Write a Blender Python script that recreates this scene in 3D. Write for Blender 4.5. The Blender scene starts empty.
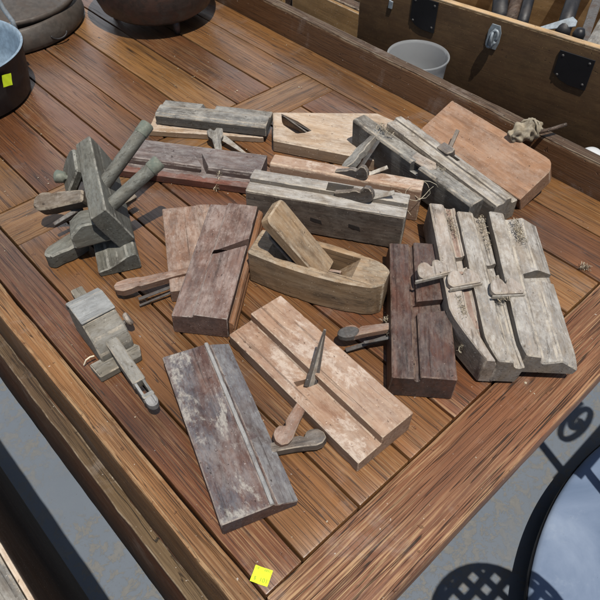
import bpy, bmesh, math, random
from mathutils import Vector, Matrix, noise
random.seed(11)
D = bpy.data
sc = bpy.context.scene
COL = sc.collection
R_ = math.radians

# ------------------------------------------------------------------ materials
def nodes(name):
    m = D.materials.new(name); m.use_nodes = True
    nt = m.node_tree; nt.nodes.clear()
    out = nt.nodes.new('ShaderNodeOutputMaterial')
    b = nt.nodes.new('ShaderNodeBsdfPrincipled')
    nt.links.new(b.outputs[0], out.inputs[0])
    return m, nt, b

class G:
    """small helper around a node tree"""
    def __init__(s, nt): s.nt = nt
    def n(s, t, **k):
        x = s.nt.nodes.new(t)
        for a, v in k.items(): setattr(x, a, v)
        return x
    def l(s, a, b): s.nt.links.new(a, b)
    def attr(s, name, out='Vector'):
        a = s.n('ShaderNodeAttribute', attribute_name=name); return a.outputs[out]
    def noise(s, vec, scale, detail=5, rough=.6, loc=(0,0,0), dist=0.0):
        mp = s.n('ShaderNodeMapping'); mp.inputs['Scale'].default_value = scale; mp.inputs['Location'].default_value = loc
        s.l(vec, mp.inputs['Vector'])
        t = s.n('ShaderNodeTexNoise'); t.inputs['Scale'].default_value = 1.0
        t.inputs['Detail'].default_value = detail; t.inputs['Roughness'].default_value = rough
        t.inputs['Distortion'].default_value = dist
        s.l(mp.outputs[0], t.inputs['Vector']); return t.outputs['Fac']
    def voro(s, vec, scale, feature='F1'):
        mp = s.n('ShaderNodeMapping'); mp.inputs['Scale'].default_value = scale
        s.l(vec, mp.inputs['Vector'])
        t = s.n('ShaderNodeTexVoronoi', feature=feature); t.inputs['Scale'].default_value = 1.0
        s.l(mp.outputs[0], t.inputs['Vector']); return t.outputs['Distance']
    def ramp(s, fac, stops):
        r = s.n('ShaderNodeValToRGB'); e = r.color_ramp.elements
        while len(e) < len(stops): e.new(.5)
        for x, (p, c) in zip(e, stops):
            x.position = p; x.color = (*c, 1) if len(c) == 3 else c
        s.l(fac, r.inputs[0]); return r.outputs['Color']
    def step(s, fac, a, b, inv=False):
        m = s.n('ShaderNodeMapRange', interpolation_type='SMOOTHSTEP')
        m.inputs['From Min'].default_value = a; m.inputs['From Max'].default_value = b
        if inv: m.inputs['To Min'].default_value = 1; m.inputs['To Max'].default_value = 0
        s.l(fac, m.inputs['Value']); return m.outputs[0]
    def math(s, op, a, b=None, clamp=False):
        m = s.n('ShaderNodeMath', operation=op, use_clamp=clamp)
        for i, v in enumerate((a, b)):
            if v is None: continue
            if isinstance(v, (int, float)): m.inputs[i].default_value = v
            else: s.l(v, m.inputs[i])
        return m.outputs[0]
    def mix(s, fac, a, b, mode='MIX'):
        m = s.n('ShaderNodeMix', data_type='RGBA', blend_type=mode)
        if isinstance(fac, (int, float)): m.inputs[0].default_value = fac
        else: s.l(fac, m.inputs[0])
        for i, v in ((6, a), (7, b)):
            if isinstance(v, (tuple, list)): m.inputs[i].default_value = (*v, 1)
            else: s.l(v, m.inputs[i])
        return m.outputs[2]
    def bump(s, h, strength, dist, bsdf):
        b = s.n('ShaderNodeBump'); b.inputs['Strength'].default_value = strength; b.inputs['Distance'].default_value = dist
        s.l(h, b.inputs['Height']); s.l(b.outputs[0], bsdf.inputs['Normal'])

def wood(name, dark, mid, light, dust=(.42,.38,.33), dust_amt=.4, stain=(.03,.025,.022), stain_amt=.5,
         wear=(.42,.36,.28), wear_amt=.6, cracks=.5, rough=.75, side=.0, bumpd=.0007, patch=.0, patch_col=(.6,.57,.52), fscale=1.0, spec=.3,
         grey=.3, grey_col=(.12,.115,.11), stretch=1.0, side_shade=.38):
    m, nt, b = nodes(name); g = G(nt)
    gc = g.attr('gc'); we = g.attr('wear', 'Fac')
    f1 = g.noise(gc, (11*fscale,210*fscale,210*fscale), 6, .65, dist=.4)
    f2 = g.noise(gc, (5,48,48), 4, .6, (3,1,2), dist=.8)
    f = g.math('ADD', g.math('MULTIPLY', f1, .45), g.math('MULTIPLY', f2, .55))
    c = g.ramp(f, [(.36, dark), (.5, mid), (.64, light)])
    # cloudy tone
    cl = g.noise(gc, (16*stretch,26,26), 5, .56, (7,2,5), dist=.3)
    c = g.mix(g.math('MULTIPLY', g.step(cl, .42, .72), .5), c, tuple(x*.5+y*.08 for x, y in zip(mid, dark)))
    # hand grease: dark stains with ragged edges
    st = g.noise(gc, (17*stretch,30,30), 7, .6, (11,5,2), dist=.5)
    gr1 = g.noise(gc, (120,300,300), 6, .75, (13,4,6)); gr2 = g.noise(gc, (45,150,150), 6, .72, (3,14,2), dist=.4)
    c = g.mix(g.math('MULTIPLY', g.math('MULTIPLY', g.step(st, .44, .62), g.step(gr2, .36, .56)), stain_amt), c, stain)
    # silvery grey weathering
    sm = g.noise(gc, (11,19,19), 6, .58, (21,3,9), dist=.7)
    c = g.mix(g.math('MULTIPLY', g.math('MULTIPLY', g.step(sm, .4, .58), g.step(gr1, .32, .6)), min(1, grey*1.25)), c, g.mix(f1, tuple(x*.7 for x in grey_col), tuple(min(1, x*1.5) for x in grey_col)))
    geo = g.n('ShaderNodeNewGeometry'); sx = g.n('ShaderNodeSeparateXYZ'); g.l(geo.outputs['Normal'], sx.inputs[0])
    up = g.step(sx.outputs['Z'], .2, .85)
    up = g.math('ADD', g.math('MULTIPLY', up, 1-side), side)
    # shade painted into the colour of faces that do not look up
    c = g.mix(g.math('MULTIPLY', g.math('SUBTRACT', 1.0, up), side_shade), c, tuple(x*.42 for x in dark))
    # dust lies in mottled patches on faces that look up
    du = g.noise(gc, (26,38,38), 8, .66, (2,8,1), dist=.5)
    d2 = g.noise(gc, (150,210,210), 5, .7, (6,8,3))
    dd = g.math('ADD', g.math('MULTIPLY', du, .78), g.math('MULTIPLY', d2, .22))
    dm = g.math('MULTIPLY', g.math('MULTIPLY', g.math('MULTIPLY', g.step(dd, .38, .62), g.step(g.noise(gc, (70,190,190), 7, .75, (8,2,4)), .30, .60)), min(1, dust_amt*1.2)), up)
    dcol = g.mix(g.noise(gc, (90,160,160), 5, .7), tuple(x*.75 for x in dust), tuple(min(1, x*1.2) for x in dust))
    c = g.mix(dm, c, dcol)
    if patch:
        pn = g.noise(gc, (14,24,24), 10, .72, (4,4,8), dist=.4)
        pm_ = g.math('MULTIPLY', g.step(pn, .51, .585), g.step(d2, .28, .55))
        c = g.mix(g.math('MULTIPLY', g.math('MULTIPLY', pm_, patch), up), c, patch_col)
    ck = g.noise(gc, (5,230,230), 5, .7, (1,9,4), dist=.3)
    ckm = g.math('MULTIPLY', g.step(ck, .33, .42, True), cracks)
    c = g.mix(ckm, c, tuple(x*.16 for x in dark))
    # worn arrises
    wn = g.noise(gc, (60,80,80), 5, .7, (5,5,5))
    wm = g.math('MULTIPLY', g.math('MULTIPLY', we, g.step(wn, .39, .6)), wear_amt*.9)
    c = g.mix(wm, c, wear)
    # specks, nicks, scratches
    sp = g.noise(gc, (420,420,420), 2, .5)
    c = g.mix(g.math('MULTIPLY', g.step(sp, .69, .75), .6), c, tuple(min(1,x*1.5) for x in dust))
    nk = g.noise(gc, (150,190,190), 3, .6, (9,1,3))
    nkm = g.math('MULTIPLY', g.step(nk, .66, .73), .8)
    c = g.mix(nkm, c, tuple(x*.35 for x in dark))
    g.l(c, b.inputs['Base Color'])
    h = g.math('SUBTRACT', g.math('MULTIPLY', f1, .6), g.math('MULTIPLY', ckm, 1.0))
    h = g.math('ADD', h, g.math('MULTIPLY', dd, .3)); h = g.math('SUBTRACT', h, g.math('MULTIPLY', nkm, .6))
    g.bump(h, .8, bumpd, b)
    rr = g.math('ADD', rough, g.math('MULTIPLY', dm, .2), True); g.l(rr, b.inputs['Roughness'])
    b.inputs['Specular IOR Level'].default_value = spec
    return m

def table_wood(name, dark, mid, light, pale, pale_amt, rough=.5, cracks=.8, bumpd=.0009, shadefar=False, lines=1.0, coat=0.0, wearamt=.6, sides=0.0):
    m, nt, b = nodes(name); g = G(nt)
    gc = g.attr('gc'); we = g.attr('wear', 'Fac'); rnd = g.attr('rnd', 'Fac')
    f1 = g.noise(gc, (10,420,420), 5, .66, dist=.3)
    f2 = g.noise(gc, (1.6,80,80), 6, .62, (3,1,2), dist=.3)
    f3 = g.noise(gc, (2.2,12,12), 2, .45, (8,1,2), dist=.3)
    f = g.math('ADD', g.math('MULTIPLY', f1, .45), g.math('ADD', g.math('MULTIPLY', f2, .27), g.math('MULTIPLY', f3, .28)))
    c = g.ramp(f, [(.35, dark), (.5, mid), (.64, light)])
    hue = g.n('ShaderNodeHueSaturation')
    g.l(c, hue.inputs['Color']); g.l(g.math('ADD', .72, g.math('MULTIPLY', rnd, .5)), hue.inputs['Value'])
    g.l(g.math('ADD', .488, g.math('MULTIPLY', rnd, .02)), hue.inputs['Hue']); c = hue.outputs[0]
    ob = g.n('ShaderNodeTexCoord').outputs['Object']
    # broad worn and dirty zones
    gr = g.noise(ob, (4,4,4), 3, .5, (5,3,1), dist=.4)
    c = g.mix(g.math('MULTIPLY', g.step(gr, .42, .72), .5), c, g.mix(f1, (.04,.022,.013), (.10,.058,.032)))
    # weathered straw coloured fibres
    pn = g.noise(gc, (11,420,420), 5, .66, (4,4,8), dist=.3)
    area = g.noise(gc, (2.5,14,14), 2, .45, (14,2,8), dist=.3)
    pm = g.math('MULTIPLY', g.math('MULTIPLY', g.step(pn, .47, .62), g.step(area, .36, .66)), pale_amt)
    c = g.mix(pm, c, pale)
    # open black grain: thin broken lines that follow the fibres
    cka = g.noise(gc, (5,30,30), 3, .55, (6,1,7))
    ck = g.noise(gc, (1.8,95,95), 3, .5, (1,9,4), dist=.12)
    rd = g.math('ABSOLUTE', g.math('SUBTRACT', ck, .5))
    ck2 = g.noise(gc, (2.4,210,210), 2, .5, (17,2,4), dist=.12)
    rd2 = g.math('ABSOLUTE', g.math('SUBTRACT', ck2, .47))
    ckm = g.math('MULTIPLY', g.step(rd, .002, .012, True), g.step(cka, .36, .56))
    ckm2 = g.math('MULTIPLY', g.step(rd2, .003, .020, True), g.step(cka, .40, .64, True))
    ckm = g.math('MULTIPLY', g.math('MAXIMUM', ckm, ckm2), cracks)
    c = g.mix(ckm, c, (.016,.010,.007))
    # short dark pores
    po = g.noise(gc, (28,620,620), 3, .6, (3,3,9))
    c = g.mix(g.math('MULTIPLY', g.step(po, .33, .42, True), .4), c, tuple(x*.35 for x in dark))
    # long checks
    lg = g.noise(gc, (1.0,60,60), 1, .5, (31,2,4), dist=.1)
    lgm = g.math('MULTIPLY', g.step(g.math('ABSOLUTE', g.math('SUBTRACT', lg, .5)), .001, .0045, True), g.math('MULTIPLY', g.step(cka, .5, .62), lines))
    c = g.mix(g.math('MULTIPLY', lgm, .9), c, (.01,.007,.005))
    # dust, spills
    du = g.noise(ob, (9,9,9), 8, .72, (2,8,1), dist=.4)
    c = g.mix(g.math('MULTIPLY', g.step(du, .54, .68), .22), c, (.34,.3,.27))
    sp = g.noise(ob, (190,190,190), 2, .5)
    c = g.mix(g.math('MULTIPLY', g.step(sp, .735, .775), .7), c, (.5,.46,.4))
    if shadefar:   # shade over the far end of the bench, darkened into the colour
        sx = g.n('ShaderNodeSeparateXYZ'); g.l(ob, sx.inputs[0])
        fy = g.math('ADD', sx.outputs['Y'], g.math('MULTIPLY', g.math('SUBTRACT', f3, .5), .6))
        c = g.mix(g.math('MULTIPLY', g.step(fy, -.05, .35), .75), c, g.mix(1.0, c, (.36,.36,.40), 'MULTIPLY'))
    wn = g.noise(gc, (25,90,90), 4, .7, (5,5,5))
    c = g.mix(g.math('MULTIPLY', g.math('MULTIPLY', we, g.step(wn, .4, .6)), wearamt), c, pale)
    if sides:     # upright faces get a darker colour that stands for their shade
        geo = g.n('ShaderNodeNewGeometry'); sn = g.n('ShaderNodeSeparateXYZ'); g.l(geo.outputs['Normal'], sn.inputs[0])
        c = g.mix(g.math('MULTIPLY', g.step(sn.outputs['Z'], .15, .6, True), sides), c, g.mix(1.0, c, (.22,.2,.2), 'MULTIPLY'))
    # small knocks and bruises
    br = g.noise(ob, (75,75,75), 3, .6, (7,7,1))
    brm = g.step(br, .66, .72)
    c = g.mix(g.math('MULTIPLY', brm, .55), c, tuple(x*.5 for x in dark))
    g.l(c, b.inputs['Base Color'])
    h = g.math('SUBTRACT', g.math('MULTIPLY', f1, .7), g.math('MULTIPLY', ckm, 1.0))
    h = g.math('SUBTRACT', h, g.math('MULTIPLY', lgm, 1.5)); h = g.math('SUBTRACT', h, g.math('MULTIPLY', brm, .8))
    g.bump(h, .9, bumpd, b)
    rr = g.math('ADD', rough, g.math('MULTIPLY', g.math('ADD', pm, ckm), .3), True)
    rr = g.math('ADD', rr, g.math('MULTIPLY', g.math('SUBTRACT', du, .5), .6), True)
    g.l(rr, b.inputs['Roughness']); b.inputs['Specular IOR Level'].default_value = .4
    if coat: b.inputs['Coat Weight'].default_value = coat; b.inputs['Coat Roughness'].default_value = .3
    return m

def metal(name, col, rust=(.09,.05,.03), rust_amt=.6, rough=.55, metallic=.7, scale=1.0, lo=.45):
    m, nt, b = nodes(name); g = G(nt)
    ob = g.n('ShaderNodeTexCoord').outputs['Object']
    n1 = g.noise(ob, (60*scale,)*3, 8, .7, dist=.4); n2 = g.noise(ob, (240*scale,)*3, 4, .6)
    c = g.mix(g.step(n2, .3, .7), tuple(x*.75 for x in col), tuple(min(1,x*1.15) for x in col))
    rm = g.math('MULTIPLY', g.step(n1, lo, lo+.18), rust_amt)
    c = g.mix(rm, c, rust); g.l(c, b.inputs['Base Color'])
    g.l(g.math('SUBTRACT', metallic, g.math('MULTIPLY', rm, metallic), True), b.inputs['Metallic'])
    g.l(g.math('ADD', rough, g.math('MULTIPLY', rm, .3), True), b.inputs['Roughness'])
    g.bump(g.math('ADD', g.math('MULTIPLY', n1, .6), g.math('MULTIPLY', n2, .4)), .5, .0006/scale, b)
    return m

def plain(name, col, rough=.6, metallic=0.0, var=.25, scale=40, trans=0.0):
    m, nt, b = nodes(name); g = G(nt)
    ob = g.n('ShaderNodeTexCoord').outputs['Object']
    n1 = g.noise(ob, (scale,)*3, 6, .65)
    c = g.mix(n1, tuple(x*(1-var) for x in col), tuple(min(1,x*(1+var)) for x in col))
    g.l(c, b.inputs['Base Color']); b.inputs['Roughness'].default_value = rough; b.inputs['Metallic'].default_value = metallic
    if trans: b.inputs['Transmission Weight'].default_value = trans; b.inputs['IOR'].default_value = 1.3
    return m

M = {}
TP = dict(dark=(.055,.020,.008), mid=(.145,.055,.018), light=(.26,.11,.036))
M['tab'] = table_wood('bench_plank_wood', (.135,.054,.018), (.275,.118,.037), (.39,.182,.063), (.48,.31,.145), .4, rough=.40, shadefar=True, bumpd=.0008, coat=.5, wearamt=.06, cracks=.75)
M['tabn'] = table_wood('bench_end_wood', (.135,.057,.022), (.25,.114,.042), (.36,.184,.076), (.48,.32,.17), .6, rough=.55, cracks=.9, bumpd=.0012, wearamt=.3)
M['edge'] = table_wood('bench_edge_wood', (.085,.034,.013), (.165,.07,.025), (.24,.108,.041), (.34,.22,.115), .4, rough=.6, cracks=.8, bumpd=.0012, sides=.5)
M['rail'] = table_wood('bench_rail_wood', (.05,.021,.010), (.095,.041,.019), (.135,.062,.03), (.3,.22,.14), .0, rough=.55, cracks=.4)
M['apron'] = table_wood('bench_apron_wood', (0.0450,0.0195,0.0090), (0.1125,0.0480,0.0180), (0.1800,0.0825,0.0315), (.24,.17,.10), .3, rough=.6)
M['ledge'] = table_wood('bench_ledge_wood', (0.0280,0.0182,0.0098), (0.0770,0.0448,0.0210), (0.1330,0.0875,0.0476), (.25,.20,.14), .6, rough=.75)
M['under'] = plain('dark_gap', (.012,.008,.006), .9)

M['grey'] = wood('grey_dusty_beech', (0.1252,0.1011,0.0771), (0.2312,0.1926,0.1493), (0.3275,0.2793,0.2264), dust=(.46,.445,.415), dust_amt=.6, stain=(.09,.075,.06), stain_amt=.4, wear=(.5,.45,.37), grey=.5, grey_col=(.19,.19,.19))
M['greydk'] = wood('grey_weathered_wood', (0.0638,0.0561,0.0459), (0.1275,0.1122,0.0935), (0.2040,0.1827,0.1530), dust=(.38,.37,.335), dust_amt=.55, grey=.5, grey_col=(.16,.165,.165))
M['tan'] = wood('tan_beech', (0.2633,0.1755,0.1073), (0.3901,0.2779,0.1804), (0.4876,0.3657,0.2584), dust=(.56,.5,.43), dust_amt=.4, stain=(.16,.11,.075), stain_amt=.5, wear=(.58,.5,.4), grey=.3, grey_col=(.33,.29,.25))
M['block'] = wood('smoother_beech', (.155,.095,.05), (.275,.18,.10), (.37,.265,.165), dust=(.44,.38,.29), dust_amt=.4, stain=(.07,.05,.034), stain_amt=.7, grey=.15, grey_col=(.2,.18,.15), side_shade=.3)
M['orange'] = wood('orange_beech', (0.2024,0.1150,0.0718), (0.2990,0.1840,0.1196), (0.3772,0.2530,0.1748), dust=(.45,.36,.28), dust_amt=.35, stain=(.17,.085,.052), stain_amt=.6, wear=(.55,.45,.34), patch=.45, patch_col=(.6,.53,.46), grey=.35, grey_col=(.3,.24,.2), side_shade=.45)
M['mahog'] = wood('dark_mahogany', (.026,.012,.009), (.07,.03,.02), (.125,.058,.04), dust=(.22,.18,.155), dust_amt=.35, stain=(.010,.008,.008), stain_amt=.6, wear=(.24,.17,.13), grey=.35, grey_col=(.07,.065,.068), rough=.5)
M['purple'] = wood('purple_stained_wood', (.04,.020,.017), (.085,.043,.034), (.14,.078,.058), dust=(.27,.25,.24), dust_amt=.4, stain=(.018,.017,.021), stain_amt=.5, wear=(.34,.29,.25), patch=.7, patch_col=(.36,.34,.30), grey=.6, grey_col=(.075,.078,.092), rough=.6)
M['dustblue'] = wood('blue_grey_dusty_wood', (.12,.115,.11), (.2,.195,.19), (.28,.275,.265), dust=(.36,.36,.35), dust_amt=.5, stain=(.075,.055,.05), stain_amt=.55, grey=.4, grey_col=(.2,.21,.22), wear=(.42,.4,.36))
M['sidebr'] = wood('dark_brown_plane_side', (.045,.031,.022), (.085,.06,.044), (.13,.097,.074), dust=(.24,.205,.17), dust_amt=.35, side=.8, stain=(.03,.022,.017), stain_amt=.6, grey=.3, grey_col=(.1,.09,.08), side_shade=.1)
M['dustsheen'] = wood('purple_grey_dust_sheen_wood', (.06,.045,.042), (.105,.085,.082), (.155,.135,.13), dust=(.28,.285,.285), dust_amt=.5, stain=(.05,.028,.022), stain_amt=.7, grey=.6, grey_col=(.12,.125,.14), wear=(.36,.34,.3))
M['pinkbr'] = wood('pinkish_brown_wood', (.14,.085,.062), (.23,.145,.11), (.32,.22,.175), dust=(.42,.37,.32), dust_amt=.45, stain=(.09,.05,.038), stain_amt=.5, grey=.3, grey_col=(.2,.18,.165))
M['redbr'] = wood('red_brown_beech', (.12,.06,.038), (.21,.115,.074), (.3,.18,.12), dust=(.42,.35,.3), dust_amt=.5, stain=(.07,.042,.032), stain_amt=.5, wear=(.36,.27,.2), grey=.4, grey_col=(.17,.145,.13))
M['red'] = wood('reddish_mahogany', (.06,.02,.012), (.13,.046,.03), (.2,.08,.055), dust=(.28,.24,.22), dust_amt=.3, wear=(.28,.2,.15), grey=.2)
M['slate'] = wood('red_grey_dusty_mahogany', (.072,.036,.026), (.145,.08,.06), (.215,.13,.1), dust=(.36,.30,.27), dust_amt=.5, stain=(.05,.03,.024), stain_amt=.5, wear=(.34,.3,.27), grey=.25, grey_col=(.13,.12,.122))
M['plum'] = wood('plum_dusty_mahogany', (.06,.038,.032), (.12,.082,.072), (.18,.135,.12), dust=(.28,.265,.255), dust_amt=.5, stain=(.04,.028,.026), stain_amt=.5, wear=(.34,.3,.27), grey=.4, grey_col=(.125,.118,.122))
M['brown'] = wood('warm_brown_board', (.17,.085,.045), (.27,.145,.08), (.36,.21,.125), dust=(.38,.30,.24), dust_amt=.35, stain=(.13,.065,.036), stain_amt=.4, wear=(.4,.31,.23), grey=.2, grey_col=(.26,.2,.165))
M['box'] = wood('boxwood_strip', (.15,.066,.03), (.22,.10,.045), (.29,.145,.07), dust_amt=.1, stain_amt=.1, wear_amt=.2, grey=.05, side_shade=.1)
M['plough'] = wood('green_grey_plough_wood', (0.0546,0.0515,0.0406), (0.1053,0.0991,0.0811), (0.1638,0.1560,0.1310), dust=(.23,.235,.205), dust_amt=.4, stain=(.045,.04,.033), stain_amt=.6, grey=.45, grey_col=(.15,.16,.15), wear=(.34,.33,.29), side_shade=.45)
M['ploughb'] = wood('brown_plough_wood', (0.0720,0.0520,0.0360), (0.1280,0.0960,0.0680), (0.1920,0.1520,0.1120), dust=(.33,.3,.26), dust_amt=.45, grey=.35, grey_col=(.16,.15,.135), side_shade=.45)
M['gauge'] = wood('gauge_wood', (0.1082,0.0974,0.0758), (0.1732,0.1551,0.1227), (0.2381,0.2201,0.1840), dust=(.32,.31,.28), dust_amt=.4, stain=(.07,.062,.05), stain_amt=.6, grey=.4, grey_col=(.24,.24,.23))
M['gaugeb'] = wood('blue_grey_gauge_wood', (.13,.128,.118), (.195,.195,.185), (.26,.265,.255), dust=(.34,.35,.345), dust_amt=.5, stain=(.14,.15,.155), stain_amt=.5, grey=.4, grey_col=(.2,.21,.215))
M['wedge'] = wood('wedge_wood', (0.1714,0.1333,0.0999), (0.2856,0.2285,0.1809), (0.3808,0.3190,0.2619), dust=(.47,.45,.42), dust_amt=.5, grey=.45, grey_col=(.3,.28,.26))
M['wedgedk'] = wood('dark_wedge_wood', (.06,.045,.034), (.115,.088,.068), (.18,.145,.115), dust=(.3,.275,.245), dust_amt=.4, grey=.5, grey_col=(.1,.1,.105))
M['chest'] = wood('chest_brown_paint', (.062,.033,.015), (.08,.044,.02), (.10,.056,.026), dust=(.2,.13,.055), dust_amt=.14, side=1, stain=(.045,.028,.015), stain_amt=.35, wear=(.3,.22,.13), cracks=.2, fscale=.3, grey=.1, grey_col=(.03,.023,.016), side_shade=0)
M['pale'] = wood('pale_board', (.3,.19,.09), (.44,.29,.145), (.54,.38,.21), dust_amt=.2, stain_amt=.25, cracks=.3, fscale=.6, grey=.1, side_shade=.1)
M['ply'] = wood('plywood', (.24,.15,.07), (.32,.21,.10), (.40,.27,.14), dust_amt=.0, stain=(.09,.05,.02), stain_amt=.25, cracks=.2, fscale=.3, grey=.0, side_shade=.0)
M['cab'] = wood('cabinet_wood', (.17,.098,.04), (.23,.138,.058), (.28,.175,.08), dust_amt=.0, stain_amt=.1, cracks=.15, fscale=.3, grey=.0, side_shade=.0)
M['dkwood'] = wood('dark_frame_wood', (.03,.017,.01), (.055,.03,.018), (.08,.048,.03), dust_amt=.1, side_shade=.2, grey=.1)
M['rag'] = wood('greasy_rag', (.16,.13,.085), (.27,.225,.155), (.36,.31,.22), dust=(.4,.36,.28), dust_amt=.4, cracks=.2, fscale=.4, side_shade=.1)
M['iron'] = metal('grey_tool_steel', (.11,.105,.10), rust=(.06,.04,.03), rust_amt=.8, lo=.45, metallic=.4, rough=.6)
M['ironlt'] = metal('bright_worn_steel', (.38,.355,.31), rust=(.16,.12,.085), rust_amt=.7, rough=.5, lo=.45, metallic=.4)
M['brass'] = metal('verdigris_brass', (.17,.18,.145), rust=(.10,.125,.105), rust_amt=.8, metallic=.25, rough=.65, lo=.42, scale=.8)
M['zinc'] = metal('blue_grey_zinc', (.27,.31,.34), rust=(.16,.17,.17), rust_amt=.6, metallic=.3, rough=.55, scale=.6)
M['cast'] = metal('rusty_cast_iron', (.055,.045,.042), rust=(.10,.05,.034), rust_amt=.7, metallic=.25, rough=.5, scale=.5, lo=.42)
M['castdk'] = metal('black_cast_iron', (.016,.016,.018), rust=(.03,.024,.022), rust_amt=.5, metallic=.2, rough=.5, scale=.5)
M['pan'] = metal('brown_pan_iron', (.075,.064,.054), rust=(.05,.034,.025), rust_amt=.6, metallic=.25, rough=.5, scale=.4)
M['enamel'] = metal('blue_grey_enamel', (.19,.26,.33), rust=(.13,.175,.22), rust_amt=.5, metallic=.0, rough=.35, scale=.4)
M['black'] = plain('black_painted_steel', (.016,.016,.018), .45, .4)
M['plastic'] = plain('milky_plastic', (.5,.53,.55), .3, 0, .05, 20, trans=.3)
M['plastic'].node_tree.nodes['Principled BSDF'].inputs['Alpha'].default_value = .4
M['white'] = plain('white_plastic', (.5,.52,.53), .4, 0, .08)
M['yellow'] = plain('fluorescent_paper', (.62,.80,.02), .6, 0, .05)
M['ink'] = plain('faded_ink', (.24,.31,.03), .8)
M['shav'] = plain('wood_shaving', (.36,.31,.23), .85, 0, .45, 160)
M['straw'] = plain('pale_straw', (.62,.56,.42), .8, 0, .2, 120)

def floor_mat():
    m, nt, b = nodes('blue_grey_floor_paint'); g = G(nt)
    ob = g.n('ShaderNodeTexCoord').outputs['Object']
    c = g.mix(g.noise(ob, (5,5,5), 5, .6), (.085,.105,.132), (.125,.148,.18))
    w = g.noise(ob, (34,34,34), 9, .76, dist=.4); big = g.noise(ob, (3,3,3), 3, .6, (4,2,1))
    wm = g.math('MULTIPLY', g.step(w, .50, .535), g.step(big, .34, .55))
    c = g.mix(g.math('MULTIPLY', wm, .8), c, g.mix(g.noise(ob, (80,80,80), 4), (.10,.098,.088), (.17,.163,.148)))
    sp = g.noise(ob, (130,130,130), 3, .6)
    c = g.mix(g.math('MULTIPLY', g.step(sp, .68, .73), .7), c, (.06,.06,.06))
    g.l(c, b.inputs['Base Color']); b.inputs['Roughness'].default_value = .65
    g.bump(g.math('SUBTRACT', g.math('MULTIPLY', sp, .3), wm), .4, .001, b)
    return m
M['floor'] = floor_mat()
def disc_mat():
    m, nt, b = nodes('worn_blue_grey_metal'); g = G(nt)
    ob = g.n('ShaderNodeTexCoord').outputs['Object']
    c = g.ramp(g.noise(ob, (4.5,4.5,4.5), 8, .62, dist=.8), [(.3,(.10,.14,.215)), (.5,(.14,.185,.27)), (.7,(.19,.24,.33))])
    d = g.noise(ob, (16,16,16), 8, .7, (3,3,1)); c = g.mix(g.math('MULTIPLY', g.step(d, .56, .7), .3), c, (.26,.31,.38))
    s = g.noise(ob, (55,55,55), 6, .7, (1,3,1)); c = g.mix(g.math('MULTIPLY', g.step(s, .66, .74), .5), c, (.05,.065,.09))
    g.l(c, b.inputs['Base Color']); b.inputs['Metallic'].default_value = .0; b.inputs['Roughness'].default_value = .8; b.inputs['Specular IOR Level'].default_value = .15
    g.bump(d, .3, .0012, b); return m
M['disc'] = disc_mat()

# ------------------------------------------------------------------ object helpers
def add_obj(name, mesh, mat, parent=None):
    o = D.objects.new(name, mesh); COL.objects.link(o)
    if mat is not None:
        mesh.materials.clear(); mesh.materials.append(mat)
    if parent is not None: o.parent = parent
    return o
def tag(o, label=None, cat=None, group=None, kind=None):
    for k, v in (('label', label), ('category', cat), ('group', group), ('kind', kind)):
        if v: o[k] = v
    return o
def thing(name, label, cat, loc, yaw=0, tilt=0, group=None, pitch=0):
    o = D.objects.new(name, None); COL.objects.link(o); o.empty_display_size = .02
    o.matrix_world = Matrix.Translation(loc) @ Matrix.Rotation(R_(yaw), 4, 'Z') @ Matrix.Rotation(R_(pitch), 4, 'Y') @ Matrix.Rotation(R_(tilt), 4, 'X')
    return tag(o, label, cat, group)

def finish(bm, seed=None, smooth=False, axis=0, rnd=None, mm=.001):
    """writes grain coordinates (axis = the grain direction) and the wear mask, then makes the mesh"""
    seed = random.random()*50 if seed is None else seed
    gl = bm.verts.layers.float_vector.new('gc')
    perm = {0:(0,1,2), 1:(1,0,2), 2:(2,0,1)}[axis]
    for v in bm.verts:
        c = v.co; v[gl] = Vector((c[perm[0]]+seed, c[perm[1]]+seed*.37, c[perm[2]]+seed*.11))
    bmesh.ops.recalc_face_normals(bm, faces=bm.faces[:])
    me = D.meshes.new('m'); bm.to_mesh(me); bm.free()
    for p in me.polygons: p.use_smooth = True
    if not smooth: me.set_sharp_from_angle(angle=R_(24))
    return me

def jitter(bm, amp=.0004, sc_=35, seed=0.):
    for v in bm.verts:
        v.co += noise.noise_vector(v.co*sc_+Vector((seed, seed, seed)))*amp

def chamfer_profile(P, c):
    """cuts every corner of the 2-D profile; the new short sides are flagged as worn"""
    n = len(P); out = []
    for i in range(n):
        p = Vector(P[i]); a = Vector(P[i-1])-p; b = Vector(P[(i+1) % n])-p
        k = min(c, a.length*.35, b.length*.35)
        out.append((p+a.normalized()*k, 1)); out.append((p+b.normalized()*k, 0))
    return out                                     # flag 1: the side that starts here is a chamfer

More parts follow.
